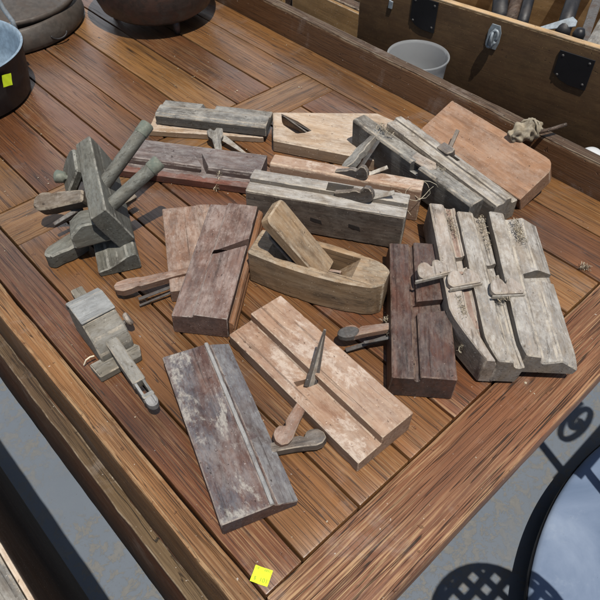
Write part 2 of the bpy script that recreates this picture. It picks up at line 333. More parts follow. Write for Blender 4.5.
def loft(profile, u0, u1, ch=1.2, n=40, warp=None, jit=.35, seed=None, ease=None):
    """a long moulded piece: 2-D profile (v, w) in mm swept along u, arrises worn"""
    seed = random.random()*40 if seed is None else seed
    P = chamfer_profile(profile, ch)
    cen = Vector((sum(p[0].x for p in P)/len(P), sum(p[0].y for p in P)/len(P)))
    m = len(P); nor = []
    area = sum(P[i][0].x*P[(i+1) % m][0].y-P[(i+1) % m][0].x*P[i][0].y for i in range(m))
    sg = 1 if area > 0 else -1
    for i in range(m):
        t = (P[(i+1) % m][0]-P[i-1][0]); nor.append(Vector((t.y, -t.x)).normalized()*sg)
    bm = bmesh.new(); wl = bm.faces.layers.float.new('wear')
    st = [(u0, ch*.9)] + [(u0+ch*.9+(u1-u0-2*ch*.9)*i/n, 0) for i in range(n+1)] + [(u1, ch*.9)]
    rings = []
    for u, ins in st:
        r = []
        for i, (p, fl) in enumerate(P):
            q = p-nor[i]*ins
            v, w = q.x, q.y
            if warp: v, w = warp(u, v, w)
            x = bm.verts.new((u*.001, v*.001, w*.001))
            r.append(x)
        rings.append(r)
    bm.verts.index_update()
    wear_faces = []
    for k in range(len(rings)-1):
        for i in range(m):
            f = bm.faces.new((rings[k][i], rings[k][(i+1) % m], rings[k+1][(i+1) % m], rings[k+1][i]))
            if P[i][1] or k == 0 or k == len(rings)-2: wear_faces.append(f)
    bm.faces.new(rings[0][::-1]); bm.faces.new(rings[-1])
    for f in wear_faces: f[wl] = 1.0
    rr_ = random.Random(int(seed*1000))
    for q in range(int((u1-u0)/14)):                # knocked arrises
        k = rr_.randrange(1, len(rings)-1); i = rr_.choice([j for j in range(m) if P[j][1]]); d_ = -nor[i]*rr_.uniform(.2, .9)*.001
        for kk in (k,):
            for ii in (i, (i+1) % m): rings[kk][ii].co += Vector((0, d_.x, d_.y))
    jitter(bm, jit*.0009, 40, seed)
    return bm

def rect(v0, v1, w0, w1): return [(v0,w0),(v1,w0),(v1,w1),(v0,w1)]

def prism(poly, w0, w1, ch=1.2, jit=.3, top=None):
    """flat piece: outline (u, v) in mm, thickness w0..w1, worn arrises"""
    P = chamfer_profile(poly, ch*.8); m = len(P)
    area = sum(P[i][0].x*P[(i+1) % m][0].y-P[(i+1) % m][0].x*P[i][0].y for i in range(m))
    sg = 1 if area > 0 else -1
    nor = []
    for i in range(m):
        t = P[(i+1) % m][0]-P[i-1][0]; nor.append(Vector((t.y, -t.x)).normalized()*sg)
    bm = bmesh.new(); wl = bm.faces.layers.float.new('wear'); rings = []
    for w, ins in ((w0, ch), (w0+ch, 0), ((w0+w1)/2, 0), (w1-ch, 0), (w1, ch)):
        rings.append([bm.verts.new(((p.x-nor[i].x*ins)*.001, (p.y-nor[i].y*ins)*.001, w*.001)) for i, (p, f) in enumerate(P)])
    for k in range(4):
        for i in range(m):
            f = bm.faces.new((rings[k][i], rings[k][(i+1) % m], rings[k+1][(i+1) % m], rings[k+1][i]))
            if k in (0, 3): f[wl] = 1.0
    bm.faces.new(rings[0][::-1]); bm.faces.new(rings[-1])
    zz = [v.co.z for v in bm.verts]; jitter(bm, jit*.001, 60, random.random()*40)
    for v, z in zip(bm.verts, zz): v.co.z = z
    return bm

def boxm(x0, x1, y0, y1, z0, z1, cuts=(0,0,0), ch=.001, jit=.0, bm=None, seed=0, wear=True):
    """a box in metres with worn arrises"""
    own = bm is None
    b2 = bmesh.new(); wl = b2.faces.layers.float.new('wear')
    bmesh.ops.create_cube(b2, size=1)
    for v in b2.verts: v.co = Vector(((v.co.x+.5)*(x1-x0)+x0, (v.co.y+.5)*(y1-y0)+y0, (v.co.z+.5)*(z1-z0)+z0))
    if ch:
        r = bmesh.ops.bevel(b2, geom=b2.edges[:], offset=ch, segments=2, affect='EDGES', profile=.6)
        if wear:
            for f in r['faces']: f[wl] = 1.0
    L = max(x1-x0, y1-y0); ax = 0 if x1-x0 > y1-y0 else 1
    if jit:
        k = max(2, int(L/.025))
        for i in range(1, k):
            p = Vector((0,0,0)); no = Vector((0,0,0)); no[ax] = 1; p[ax] = (x0 if ax == 0 else y0)+L*i/k
            bmesh.ops.bisect_plane(b2, geom=b2.verts[:]+b2.edges[:]+b2.faces[:], plane_co=p, plane_no=no)
        for v in b2.verts: v.co += noise.noise_vector(v.co*22+Vector((seed,)*3))*jit
    return b2

def join(bms):
    """several bmeshes (with their own layers) into one mesh's bmesh"""
    out = bmesh.new()
    for b in bms:
        me = D.meshes.new('t'); b.to_mesh(me); b.free(); out.from_mesh(me); D.meshes.remove(me)
    return out

def cut(o, cutters):
    """takes the given bmeshes (local space of o) out of the object, one after the other"""
    def vol(me):
        b_ = bmesh.new(); b_.from_mesh(me); v_ = abs(b_.calc_volume()); b_.free(); return v_
    par = o.parent; o.parent = None; mw = o.matrix_basis.copy(); o.matrix_basis = Matrix()
    for b in cutters:
        bmesh.ops.triangulate(b, faces=b.faces[:])
        bmesh.ops.recalc_face_normals(b, faces=b.faces[:])
        cm = D.meshes.new('c'); b.to_mesh(cm); b.free(); cm.materials.append(o.data.materials[0])
        c = D.objects.new('c', cm); COL.objects.link(c)
        v0 = vol(o.data)
        for k in range(8):
            c.location = (.00013*k, -.00017*k, .00011*k)
            md = o.modifiers.new('b', 'BOOLEAN'); md.operation = 'DIFFERENCE'; md.object = c; md.solver = 'EXACT' if k < 3 else 'FAST'
            bpy.context.view_layer.update()
            me = D.meshes.new_from_object(o.evaluated_get(bpy.context.evaluated_depsgraph_get()))
            o.modifiers.clear(); v1 = vol(me)
            if .5*v0 < v1 < .99999*v0:
                old = o.data; o.data = me; D.meshes.remove(old); break
            D.meshes.remove(me)
        D.objects.remove(c); D.meshes.remove(cm)
    o.parent = par; o.matrix_basis = mw
    me = o.data; sd = random.random()*50; a = me.attributes.get('gc')   # the cut faces carry grain too
    if a is None or a.domain != 'POINT': a = me.attributes.new('gc', 'FLOAT_VECTOR', 'POINT')
    for i, v in enumerate(me.vertices): a.data[i].vector = (v.co.x+sd, v.co.y+sd*.37, v.co.z+sd*.11)
    for p in me.polygons: p.use_smooth = True
    me.set_sharp_from_angle(angle=R_(24))

def hexa(pts):
    """eight corners in mm: bottom four, top four"""
    bm = bmesh.new(); v = [bm.verts.new(Vector(p)*.001) for p in pts]
    for f in ((3,2,1,0),(4,5,6,7),(0,1,5,4),(1,2,6,5),(2,3,7,6),(3,0,4,7)): bm.faces.new([v[i] for i in f])
    return bm

def tube(pts, r0, r1=None, seg=14, cap=True, smooth=True, flags=False):
    """round bar through points (m), radius tapering r0 -> r1"""
    r1 = r0 if r1 is None else r1
    bm = bmesh.new(); wl = bm.faces.layers.float.new('wear'); pts = [Vector(p) for p in pts]; rings = []
    prev = None
    for i, p in enumerate(pts):
        t = (pts[min(i+1, len(pts)-1)]-pts[max(i-1, 0)]).normalized()
        ref = Vector((0,0,1)) if abs(t.z) < .9 else Vector((1,0,0))
        a = t.cross(ref).normalized() if prev is None else (prev-t*prev.dot(t)).normalized()
        prev = a; b = t.cross(a)
        r = r0+(r1-r0)*i/(len(pts)-1) if not isinstance(r0, (list, tuple)) else r0[i]
        rings.append([bm.verts.new(p+(a*math.cos(2*math.pi*k/seg)+b*math.sin(2*math.pi*k/seg))*r) for k in range(seg)])
    for k in range(len(rings)-1):
        for i in range(seg): bm.faces.new((rings[k][i], rings[k][(i+1) % seg], rings[k+1][(i+1) % seg], rings[k+1][i]))
    if cap: bm.faces.new(rings[0][::-1]); bm.faces.new(rings[-1])
    return bm

def lathe(prof, seg=64, close=False):
    """(r, z) profile in m about the z axis"""
    bm = bmesh.new(); wl = bm.faces.layers.float.new('wear'); rings = []
    for r, z in prof:
        if r < 1e-6: rings.append([bm.verts.new((0,0,z))])
        else: rings.append([bm.verts.new((r*math.cos(2*math.pi*k/seg), r*math.sin(2*math.pi*k/seg), z)) for k in range(seg)])
    for a, b in zip(rings, rings[1:]):
        for i in range(seg):
            j = (i+1) % seg
            if len(a) == 1 and len(b) == 1: continue
            if len(a) == 1: bm.faces.new((a[0], b[j], b[i]))
            elif len(b) == 1: bm.faces.new((a[i], a[j], b[0]))
            else: bm.faces.new((a[i], a[j], b[j], b[i]))
    return bm

HEART = [(0,5.5),(4,7),(9,6.5),(12.5,4),(16,6.5),(21,10),(26.5,8),(29,1),(28,-6),(23,-10.5),(15,-12),(8,-11),(2,-9),(0,-5.5)]
BOOT = [(0,6.5),(12,7.5),(22,9),(29,7.5),(34,2),(33,-5),(28,-10.5),(21,-12),(15.5,-10),(12,-4.0),(7.5,-7),(0,-7)]
def wedge_mesh(shape, stem=40, t=9, sc_=1.0, hw=5.5):
    """moulding plane wedge: flat stem and a shaped, notched finial, lying in its own x-y plane"""
    pts = [(-stem,-hw)] + [(x, y) for x, y in shape[::-1]] + [(-stem, hw)]
    pts = [(x*sc_, y*sc_) for x, y in pts]
    return prism(pts, -t/2, t/2, ch=1.1, jit=.35)

def aim(o, origin, head, face):
    """local x runs from origin (m) towards head, local z faces as near to `face` as it can"""
    x = (Vector(head)-Vector(origin)).normalized(); z = Vector(face); z = (z-x*z.dot(x)).normalized(); y = z.cross(x)
    m = Matrix((x, y, z)).transposed().to_4x4(); m.translation = Vector(origin); o.matrix_basis = m; return o

def put_wedge(parent, mat, root, head, face, shape=HEART, t=9, s=1.0, name='wedge', mid=15):
    """stem starts inside the plane at root, head is the middle of the finial (mm, plane frame)"""
    r, h = Vector(root), Vector(head); d = (h-r).normalized(); o0 = h-d*mid*s; stem = max(6, (o0-r).length)/s
    o = add_obj(name, finish(wedge_mesh(shape, stem, t, s)), mat, parent)
    return aim(o, o0*.001, h*.001, face)

def put_iron(parent, origin, tip, face, w=5.0, t=1.8, mat=None, w1=None, name='iron'):
    o_, t_ = Vector(origin), Vector(tip); L = (t_-o_).length; w1 = w if w1 is None else w1
    b = prism([(0,-w/2),(L,-w1/2),(L,w1/2),(0,w/2)], -t/2, t/2, ch=.4, jit=.15)
    o = add_obj(name, finish(b), mat or M['iron'], parent)
    return aim(o, o_*.001, t_*.001, face)

PL = 'old wooden moulding planes spread over the bench'

# ------------------------------------------------------------------ ground
b = bmesh.new(); bmesh.ops.create_grid(b, x_segments=4, y_segments=4, size=14)
for v in b.verts: v.co.z = -.70; v.co.y += 2
flo = add_obj('floor', finish(b), M['floor']); tag(flo, kind='structure', label='blue grey painted concrete floor with worn patches')

# ------------------------------------------------------------------ the bench
bench = thing('workbench', 'weathered reddish brown plank bench top carrying the wooden planes', 'workbench', (.5,.9,-.7))
inv = Matrix.Translation((-.5,-.9,.7))
def bpart(name, bms, mat, axis):
    """bench parts are drawn in world metres; every board gets its own grain and tone"""
    out = bmesh.new(); 
    for b2 in bms:
        gl = b2.verts.layers.float_vector.new('gc'); rl = b2.verts.layers.float.new('rnd')
        s = random.random()*60; rv = random.random(); perm = {0:(0,1,2), 1:(1,0,2), 2:(2,0,1)}[axis]
        for v in b2.verts:
            v[gl] = Vector((v.co[perm[0]]+s, v.co[perm[1]]+s*.37, v.co[perm[2]]+s*.11)); v[rl] = rv
        me = D.meshes.new('t'); b2.to_mesh(me); b2.free(); out.from_mesh(me); D.meshes.remove(me)
    bmesh.ops.recalc_face_normals(out, faces=out.faces[:])
    me = D.meshes.new(name); out.to_mesh(me); out.free()
    for p in me.polygons: p.use_smooth = True
    me.set_sharp_from_angle(angle=R_(24))
    o = add_obj(name, me, mat, bench); o.matrix_parent_inverse = inv
    return o
xs = [.1178,.169,.252,.3345,.4145,.4945,.5775,.661,.746,.834,.9135]
YN, YA, YB, YF = .1715, .800, .8855, 1.95
pl = []
g_ = .0016
for i in range(len(xs)-1):
    x0, x1 = xs[i]+g_, xs[i+1]-g_
    dz = random.uniform(-.0012, .0006)
    if i in (0, 9): spans = [(YN, YF)]
    else: spans = [(YN+.001, YA-g_), (YB+g_, YF)]
    for y0, y1 in spans:
        pl.append(boxm(x0, x1, y0, y1, -.028, dz, ch=.0018, jit=.0007, seed=i*3+y0))
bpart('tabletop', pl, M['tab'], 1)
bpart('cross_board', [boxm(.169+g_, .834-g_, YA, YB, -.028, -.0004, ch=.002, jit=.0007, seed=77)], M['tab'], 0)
bpart('end_board', [boxm(.1178, .945, .0865, YN-.0012, -.036, .0006, ch=.003, jit=.0008, seed=5)], M['tabn'], 0)
bpart('edge_board', [boxm(.0885, .1166, .0865, YF, -.12, .0008, ch=.005, jit=.0016, seed=9)], M['edge'], 1)
bpart('raised_rail', [boxm(.9145, .9375, .1725, YF, -.12, .0555, ch=.0035, jit=.0009, seed=15)], M['rail'], 1)
b = boxm(.9155, .9372, .1728, YF, .0535, .0572, ch=.0015, jit=.0012, seed=15)
bpart('rail_cap', [b], M['ledge'], 1)
bpart('subfloor', [boxm(.119, .91, .12, YF-.01, -.05, -.0285, ch=0)], M['under'], 1)
b = boxm(.072, .110, .1, YF, -.36, -.121, ch=.003, jit=.0012, seed=21)
for v in b.verts:
    if v.co.x < .09: v.co.x -= (-.121-v.co.z)*.02
bpart('side_apron', [b], M['apron'], 1)
bpart('ledge_strip', [boxm(.0695, .0885, .1, YF, -.1225, -.1175, ch=.002, jit=.0022, seed=25)], M['ledge'], 1)
bpart('back_apron', [boxm(.88, .93, .22, YF, -.26, -.0515, ch=.003)], M['apron'], 1)
bpart('end_apron', [boxm(.112, .879, .30, .33, -.26, -.0515, ch=.003)], M['apron'], 0)
for x, y in ((.12,.34),(.81,.34),(.12,1.8),(.81,1.8)):
    bpart('leg', [boxm(x, x+.07, y, y+.07, -.70, -.0515, ch=.003)], M['apron'], 2)

# ------------------------------------------------------------------ yellow stickers
def sticker(name, label, mat_w, size, lines):
    e = D.objects.new(name, None); COL.objects.link(e); e.matrix_world = mat_w; tag(e, label, 'price sticker')
    bm = bmesh.new(); n = 8; w, h = size
    vs = [[bm.verts.new(((i/n-.5)*w, (j/n-.5)*h, .0006+.0011*max(0, abs(i/n-.5)-.32)+.0003*math.sin(i+j))) for i in range(n+1)] for j in range(n+1)]
    for j in range(n):
        for i in range(n): bm.faces.new((vs[j][i], vs[j][i+1], vs[j+1][i+1], vs[j+1][i]))
    add_obj('paper', finish(bm), M['yellow'], e)
    for txt, x, y, s in lines:
        cu = D.curves.new('t', 'FONT'); cu.body = txt; cu.size = s; cu.align_x = 'CENTER'; cu.align_y = 'CENTER'
        to = D.objects.new('t', cu); COL.objects.link(to); bpy.context.view_layer.update()
        me = D.meshes.new_from_object(to.evaluated_get(bpy.context.evaluated_depsgraph_get()))
        D.objects.remove(to); D.curves.remove(cu)
        o = add_obj('print', me, M['ink'], e); o.location = (x, y, .0016)
    return e
c0 = Vector((0.1273,0.1879,0.0015)); ux = Vector((0.1313,0.1796,0.0015))-Vector((0.1226,0.1954,0.0015)); ux.normalize()
uz = Vector((0,0,1)); uy = uz.cross(ux)
mt = Matrix((ux, uy, uz)).transposed().to_4x4(); mt.translation = c0
sticker('price_sticker', 'small fluorescent yellow price sticker on the near corner of the bench', mt, (.0185,.0165),
        [('18', -.0062, .0058, .0036), ('0091', .0045, .0058, .0034), ('$', -.0052, -.0042, .005), ('101', .0038, -.0042, .006)])

# ------------------------------------------------------------------ planes in the front
# orange plane
t = thing('moulding_plane', 'pale orange beech plane lying flat with a steel blade sticking up from its step', 'wooden plane', (0.3730,0.4356,0.0350)[:2]+(0,), -92, group=PL)
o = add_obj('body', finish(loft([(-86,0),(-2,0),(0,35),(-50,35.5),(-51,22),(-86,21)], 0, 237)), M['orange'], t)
cut(o, [hexa([(112,-70,12),(124,-72,12),(133,-40,12),(121,-38,12),(108,-72,30),(121,-74,30),(131,-51.5,30),(118,-51.5,30)])])
put_iron(t, (125,-57,14), (115,-28,92), (.5,-.5,.35), 17, 2.2, M['wedgedk'], 3)
put_iron(t, (127,-58,14), (116,-30,86), (.9,-.2,.2), 8, 1.6, M['ironlt'], 2)
put_wedge(t, M['redbr'], (134,-72,14), (155,-120,15), (.1,.1,1), BOOT, 10, 1.1, mid=18)

# stained plane at the front
t = thing('moulding_plane', 'purple brown plane blotched with whitish stains lying nearest the front', 'wooden plane', (0.1992,0.4547,0.0240)[:2]+(0,), -109.7, group=PL)
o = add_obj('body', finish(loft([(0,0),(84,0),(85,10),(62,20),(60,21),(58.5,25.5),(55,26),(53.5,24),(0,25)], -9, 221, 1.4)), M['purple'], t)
add_obj('bevel_strip', finish(loft([(62.3,20.3),(61,17),(83,9),(85.4,10.6)], -8.5, 220.5, .5)), M['dustsheen'], t)  # pale bluish strip, sky reflection and dust painted into its colour
add_obj('bead', finish(loft([(53.8,24.5),(58.3,24.3),(58.9,25.6),(56.5,26.9),(54.2,26.6)], -8.8, 220.7, .4)), M['dustblue'], t)
put_wedge(t, M['wedgedk'], (152,80,7), (161,126,10), (-.1,0,1), [(x,-y) for x,y in BOOT][::-1], 11, 1.1, mid=18)

# dark mahogany plane
t = thing('moulding_plane', 'dark mahogany plane with a long groove lying beside the coffin shaped smoother', 'wooden plane', (0.5271,0.3853,0.0400)[:2]+(0,), -137.3, group=PL)
o = add_obj('body', finish(loft([(0,0),(79,0),(79,41),(36,42),(35,33),(31,33),(30,38),(3,38)], -32, 201, 1.6)), M['mahog'], t)
cut(o, [hexa([(82,32,30),(100,32,30),(88,84,30),(70,84,30),(84,32,50),(106,32,50),(94,84,50),(72,84,50)])])
put_wedge(t, M['redbr'], (112,4,22), (122,-34,21), (0,-.2,1), BOOT, 9, 1.0, mid=10)
b = prism([(12*math.cos(a)*1.2, 9.5*math.sin(a)) for a in [2*math.pi*k/18 for k in range(18)]], -5, 5, 2, .4)
o = add_obj('wedge_finial', finish(b), M['iron'], t); aim(o, (.1265,-.050,.022), (.1305,-.062,.022), (0,-.2,1))
put_iron(t, (120,4,14), (142,-52,7), (0,0,1), 6, 2.2, M['iron'])
put_iron(t, (128,6,22), (138,-30,20), (0,0,1), 4, 2, M['iron'])

# ------------------------------------------------------------------ coffin smoother
t = thing('smoothing_plane', 'coffin shaped block plane with a fat wedge tilted back in its open throat', 'wooden plane', (0.3863,0.5096,0.0560)[:2]+(0,), -64.5)
def coffin(u, v, w):
    s = (u-92)/92.0; half = 33-8*s*s-3*max(0,s)**2-9*max(0,(u-160)/26.0)**3
    return (19+(v-19)/30*half, w)
o = add_obj('body', finish(loft([(-11,0),(49,0),(49,57),(-11,57)], -4, 186, 2.2, 30, coffin, .5)), M['block'], t)
cut(o, [hexa([(88,-2,2),(96,-2,2),(96,40,2),(88,40,2),(18,-3,60),(146,1,60),(146,39,60),(18,41,60)])])
wd = prism([(0,-22),(112,-24),(118,-20),(118,20),(112,24),(0,22)], -8, 9, 2.2, .5)
o = add_obj('wedge', finish(wd), M['block'], t); aim(o, (.100,.019,.030), (.026,.019,.112), (.74,0,.67))
ir = prism([(0,-20),(88,-20),(94,-14),(94,14),(88,20),(0,20)], -2, 2, .8, .2)
o = add_obj('iron', finish(ir), M['iron'], t); aim(o, (.088,.019,.022), (.014,.019,.102), (.74,0,.67))
b = prism([(0,-9),(34,-11),(34,-4),(8,-3),(8,4),(34,5),(34,11),(0,10)], -3, 3, .8, .3)
o = add_obj('wedge_tip', finish(b), M['redbr'], t); aim(o, (.088,.016,.030), (.118,.016,.034), (0,0,1))

# ------------------------------------------------------------------ beading plane and the one under it
t = thing('moulding_plane', 'flat red brown plane board lying half under the beading plane', 'wooden plane', (0.3652,0.7010,0.0220)[:2]+(0,), -121, group=PL)
o = add_obj('body', finish(loft([(0,0),(72,0),(72,20),(53,22),(52,20.5),(0,22)], 0, 176)), M['redbr'], t)
t = thing('moulding_plane', 'red brown beading plane with two orange boxwood strips along its edge', 'wooden plane', (0.4064,0.6353,0.0370)[:2]+(0,), -140.1, group=PL)
o = add_obj('body', finish(loft([(-3,0),(70,0),(71,38),(27,40),(25.5,35),(-2,34)], -18, 207)), M['slate'], t)
cut(o, [hexa([(86,25,12),(70,76,12),(56,76,12),(76,25,12),(97,25,45),(60,82,45),(44,82,45),(90,25,45)])])
o = add_obj('boxing_strip', finish(loft([(71.3,3),(77,3),(79,6),(79,12),(77,15.5),(79,19),(79,25),(77,28.5),(72.3,31)], -18, 206, .6)), M['box'], t)
put_wedge(t, M['redbr'], (116,-2,21), (141,-62,18), (0,0,1), [(0,6),(20,8),(48,11),(52,9),(60,12),(72,13),(82,8),(84,0),(80,-6),(66,-9),(50,-8),(46,-6),(20,-6),(0,-5)], 12, 1.0, mid=45)
put_iron(t, (124,0,15), (166,-62,11), (0,0,1), 5, 2, M['iron'])
put_iron(t, (130,2,12), (172,-60,5), (0,0,1), 3, 2, M['iron'])

# ------------------------------------------------------------------ planes at the back left
t = thing('moulding_plane', 'pale tan plane lying under the grey stepped one at the back left', 'wooden plane', (0.4771,0.9071,0.0000)[:2]+(0,), -48.2, group=PL)
LW = lambda t_, p: (t_.matrix_basis.inverted() @ Vector(p))*1000
o = add_obj('body', finish(loft([(0,0),(72,0),(72,11),(0,11.5)], -2, 205)), M['tan'], t)
b = prism([(-30,-6),(0,-7),(8,-12),(24,-13),(27,-3),(20,2),(27,9),(22,15),(10,14),(2,8),(-30,5)], -5, 5, 1.6, .4)
o = add_obj('wedge', finish(b), M['greydk'], t); aim(o, LW(t, (0.5422,0.7933,0.0170))*.001, LW(t, (0.5561,0.8159,0.0240))*.001, (.1,-.35,1))
put_iron(t, LW(t, (0.5578,0.7995,0.0150)), LW(t, (0.5629,0.7403,0.0080)), (0,-.3,1), 13, 1.8, M['ironlt'], 4)
t = thing('moulding_plane', 'grey stepped plane resting on the pale tan one at the back left', 'wooden plane', (0.5436,0.9442,0.0350)[:2]+(.0125,), -53.6, group=PL)
o = add_obj('body', finish(loft([(-56,1),(-2,0),(0,17),(-22,18.5),(-24,22),(-27,22.5),(-30,23.5),(-52,22.5),(-57,19)], -2, 200)), M['greydk'], t)
cut(o, [hexa([(76,-14,5),(94,-14,5),(94,6,5),(76,6,5),(64,-16,30),(98,-16,30),(98,6,30),(64,6,30)])])
t = thing('moulding_plane', 'dark plum stained plane with a reddish lower step at the back left', 'wooden plane', (0.4408,0.8750,0.0280)[:2]+(0,), -54.4, group=PL)
o = add_obj('body', finish(loft([(-74,0),(-4,0),(0,26),(-4,28),(-54,28),(-56,24),(-57,15),(-74,13)], -14, 224)), M['plum'], t)
b = loft([(-75.4,1),(-57.2,12),(-57.2,14.6),(-75.4,13.8)], -13, 223, .4)
o2 = add_obj('lower_step', finish(b), M['red'], t)
cut(o, [hexa([(112,-40,16),(124,-40,16),(138,-62,16),(126,-62,16),(88,2,40),(108,2,40),(150,-62,40),(138,-62,40)])])

# ------------------------------------------------------------------ wide plane with the side throat
t = thing('moulding_plane', 'wide pale tan plane with a round open throat at its left end', 'wooden plane', (0.6094,0.7226,0.0240)[:2]+(0,), -60.9, group=PL)
o = add_obj('body', finish(prism([(0,0),(252,0),(262,60),(240,104),(150,141),(-30,83)], 0, 24, 2.0, .5)), M['tan'], t)
def round_cut(cx, cy, r, z0, z1, n=20, sx=1.0):
    bm = bmesh.new(); a = [bm.verts.new(((cx+r*sx*math.cos(2*math.pi*k/n))*.001, (cy+r*math.sin(2*math.pi*k/n))*.001, z0*.001)) for k in range(n)]
    c = [bm.verts.new((v.co.x, v.co.y, z1*.001)) for v in a]
    bm.faces.new(a[::-1]); bm.faces.new(c)
    for k in range(n): bm.faces.new((a[k], a[(k+1) % n], c[(k+1) % n], c[k]))
    return bm
def poly_cut(pts, z0, z1):
    bm = bmesh.new(); a = [bm.verts.new((x*.001, y*.001, z0*.001)) for x, y in pts]; c = [bm.verts.new((x*.001, y*.001, z1*.001)) for x, y in pts]
    n = len(pts); bm.faces.new(a[::-1]); bm.faces.new(c)
    for k in range(n): bm.faces.new((a[k], a[(k+1) % n], c[(k+1) % n], c[k]))
    return bm
cut(o, [poly_cut([(-14,83),(-9,70),(-4,58),(4,46),(13,37),(23,32.5),(34,33),(44,38),(54,49),(22,69)], 3, 40)])
put_iron(t, (-14,86,15), (56,52,15), (.45,.8,.5), 17, 2, M['iron'])
put_iron(t, (-6,80,19), (50,47,16), (.45,.8,.6), 12, 2, M['wedgedk'])

# ------------------------------------------------------------------ pair of upright planes in the middle
t = thing('moulding_plane', 'upright pinkish plane standing between the wide tan plane and the upright grey one', 'wooden plane', (0.5537,0.6526,0.0600)[:2]+(0,), -58.5, group=PL)
o = add_obj('body', finish(loft([(-29,0),(0,0),(0,56),(-3,60),(-26,60),(-29,57)], 0, 238, 1.5)), M['orange'], t)
put_wedge(t, M['wedgedk'], (105,-19,56), (140,-22,68), (0,-1,.12), HEART, 9, 1.1)
put_iron(t, (150,-14,58), (180,0,70), (-.2,-.6,.8), 6, 2.2, M['ironlt'])
t = thing('moulding_plane', 'upright grey plane with dark side and two tiny slots, before the pinkish one', 'wooden plane', (0.4561,0.6081,0.0640)[:2]+(0,), -57, group=PL)
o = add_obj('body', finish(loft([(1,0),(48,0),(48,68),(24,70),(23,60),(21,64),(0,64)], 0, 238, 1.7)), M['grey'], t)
side = loft([(-.8,2),(.95,2),(.95,61),(-.8,61)], 2, 236, .4)
add_obj('dark_side', finish(side), M['sidebr'], t)  # darker brown facing along the near side
cut(o, [hexa([(100,24.5,50),(150,24.5,50),(150,44,50),(100,44,50),(126,24.5,80),(158,24.5,80),(158,44,80),(126,44,80)])])
for u in (100, 158):
    b = hexa([(u,-1.1,28),(u+18,-1.1,24),(u+18,1,24),(u,1,28),(u,-1.1,34),(u+16,-1.1,31),(u+16,1,31),(u,1,34)])
    add_obj('wedge_slot', finish(b), M['under'], t)
put_wedge(t, M['wedgedk'], (132,25,62), (172,20,77), (0,-1,.12), HEART, 9, 1.2)
put_iron(t, (180,25,66), (216,29,81), (-.2,-.6,.8), 7, 2.2, M['ironlt'])

# ------------------------------------------------------------------ planes at the back right
t = thing('moulding_plane', 'narrow grey green plane with a big wedge slanting out of its near side', 'wooden plane', (0.7287,0.6199,0.0750)[:2]+(0,), -95, group=PL)
o = add_obj('body', finish(loft([(-27,10),(-6,6),(0,68),(-4,73),(-27,73),(-30,70)], -2, 262, 2.0, warp=lambda u,v,w: (v, w-(u/262)*9 if w > 30 else w))), M['greydk'], t)
cut(o, [hexa([(132,-40,50),(150,-40,50),(168,4,50),(150,4,50),(134,-40,90),(148,-40,90),(180,4,90),(150,4,90)])])
put_wedge(t, M['greydk'], (46,-10,66), (66,-92,50), (-.5,-.2,1), [(0,8),(14,8),(24,12),(34,9),(42,13),(56,14),(70,6),(70,-4),(52,-9),(34,-8),(20,-12),(8,-10),(0,-8)], 11, 1.0, mid=52)
put_iron(t, (62,-28,66), (84,-86,50), (-.5,-.2,1), 9, 2, M['iron'])
b = prism([(0,-8),(40,-10),(46,0),(38,9),(0,8)], -4, 4, 1.2, .5)
o = add_obj('wedge_end', finish(b), M['wedge'], t); aim(o, (.128,-.016,.066), (.172,-.012,.066), (0,-.3,1))
t = thing('moulding_plane', 'grey double stepped plane lying against the brown board at the back right', 'wooden plane', (0.8017,0.6065,0.0500)[:2]+(0,), -97, group=PL)
o = add_obj('body', finish(loft([(-34,0),(18,0),(18,34),(2,36),(0,47),(-14,50),(-17,44),(-32,46),(-34,40)], 4, 268, 2.0, warp=lambda u,v,w: (v-(u/268)*12, w))), M['grey'], t)
cut(o, [hexa([(120,-20,20),(150,-20,20),(150,4,20),(120,4,20),(118,-18,60),(160,-18,60),(160,6,60),(118,6,60)])])
b = prism([(0,-9),(26,-10),(30,0),(26,8),(0,9)], -7, 7, 1.5, .5)
o = add_obj('wedge', finish(b), M['wedgedk'], t); aim(o, (.112,-.010,.046), (.146,-.012,.05), (0,-.2,1))
put_iron(t, (118,6,42), (104,34,58), (0,0,1), 6, 5, M['wedgedk'])

# brown board leaning on them
t = thing('plane_body', 'smooth warm brown plane body with a rounded corner leaning up on the raised rail', 'wooden plane', (0.8850,0.5611,0.0620)[:2]+(0,), -96.2)
def pos(u, v): return (u, v)
bd = [(0,-84),(228,-84),(229.5,-20),(228,-12.5),(224,-6),(217.5,-1.5),(208,0),(0,0)]
def round_corner(u, v, w):
    if u > 205:
        k = min(24.0, u-205); v = min(v, -22+math.sqrt(max(0.0, 24.3**2-k*k))-2.3)
    return v, w
o = add_obj('body', finish(loft(rect(-84,0,-31,0), 0, 229, 1.3, 90, round_corner, .4)), M['brown'], t)
t.matrix_world = Matrix.Translation(Vector((0.8850,0.5611,0.0620))) @ Matrix.Rotation(R_(-96.2), 4, 'Z') @ Matrix.Rotation(R_(25), 4, 'X')


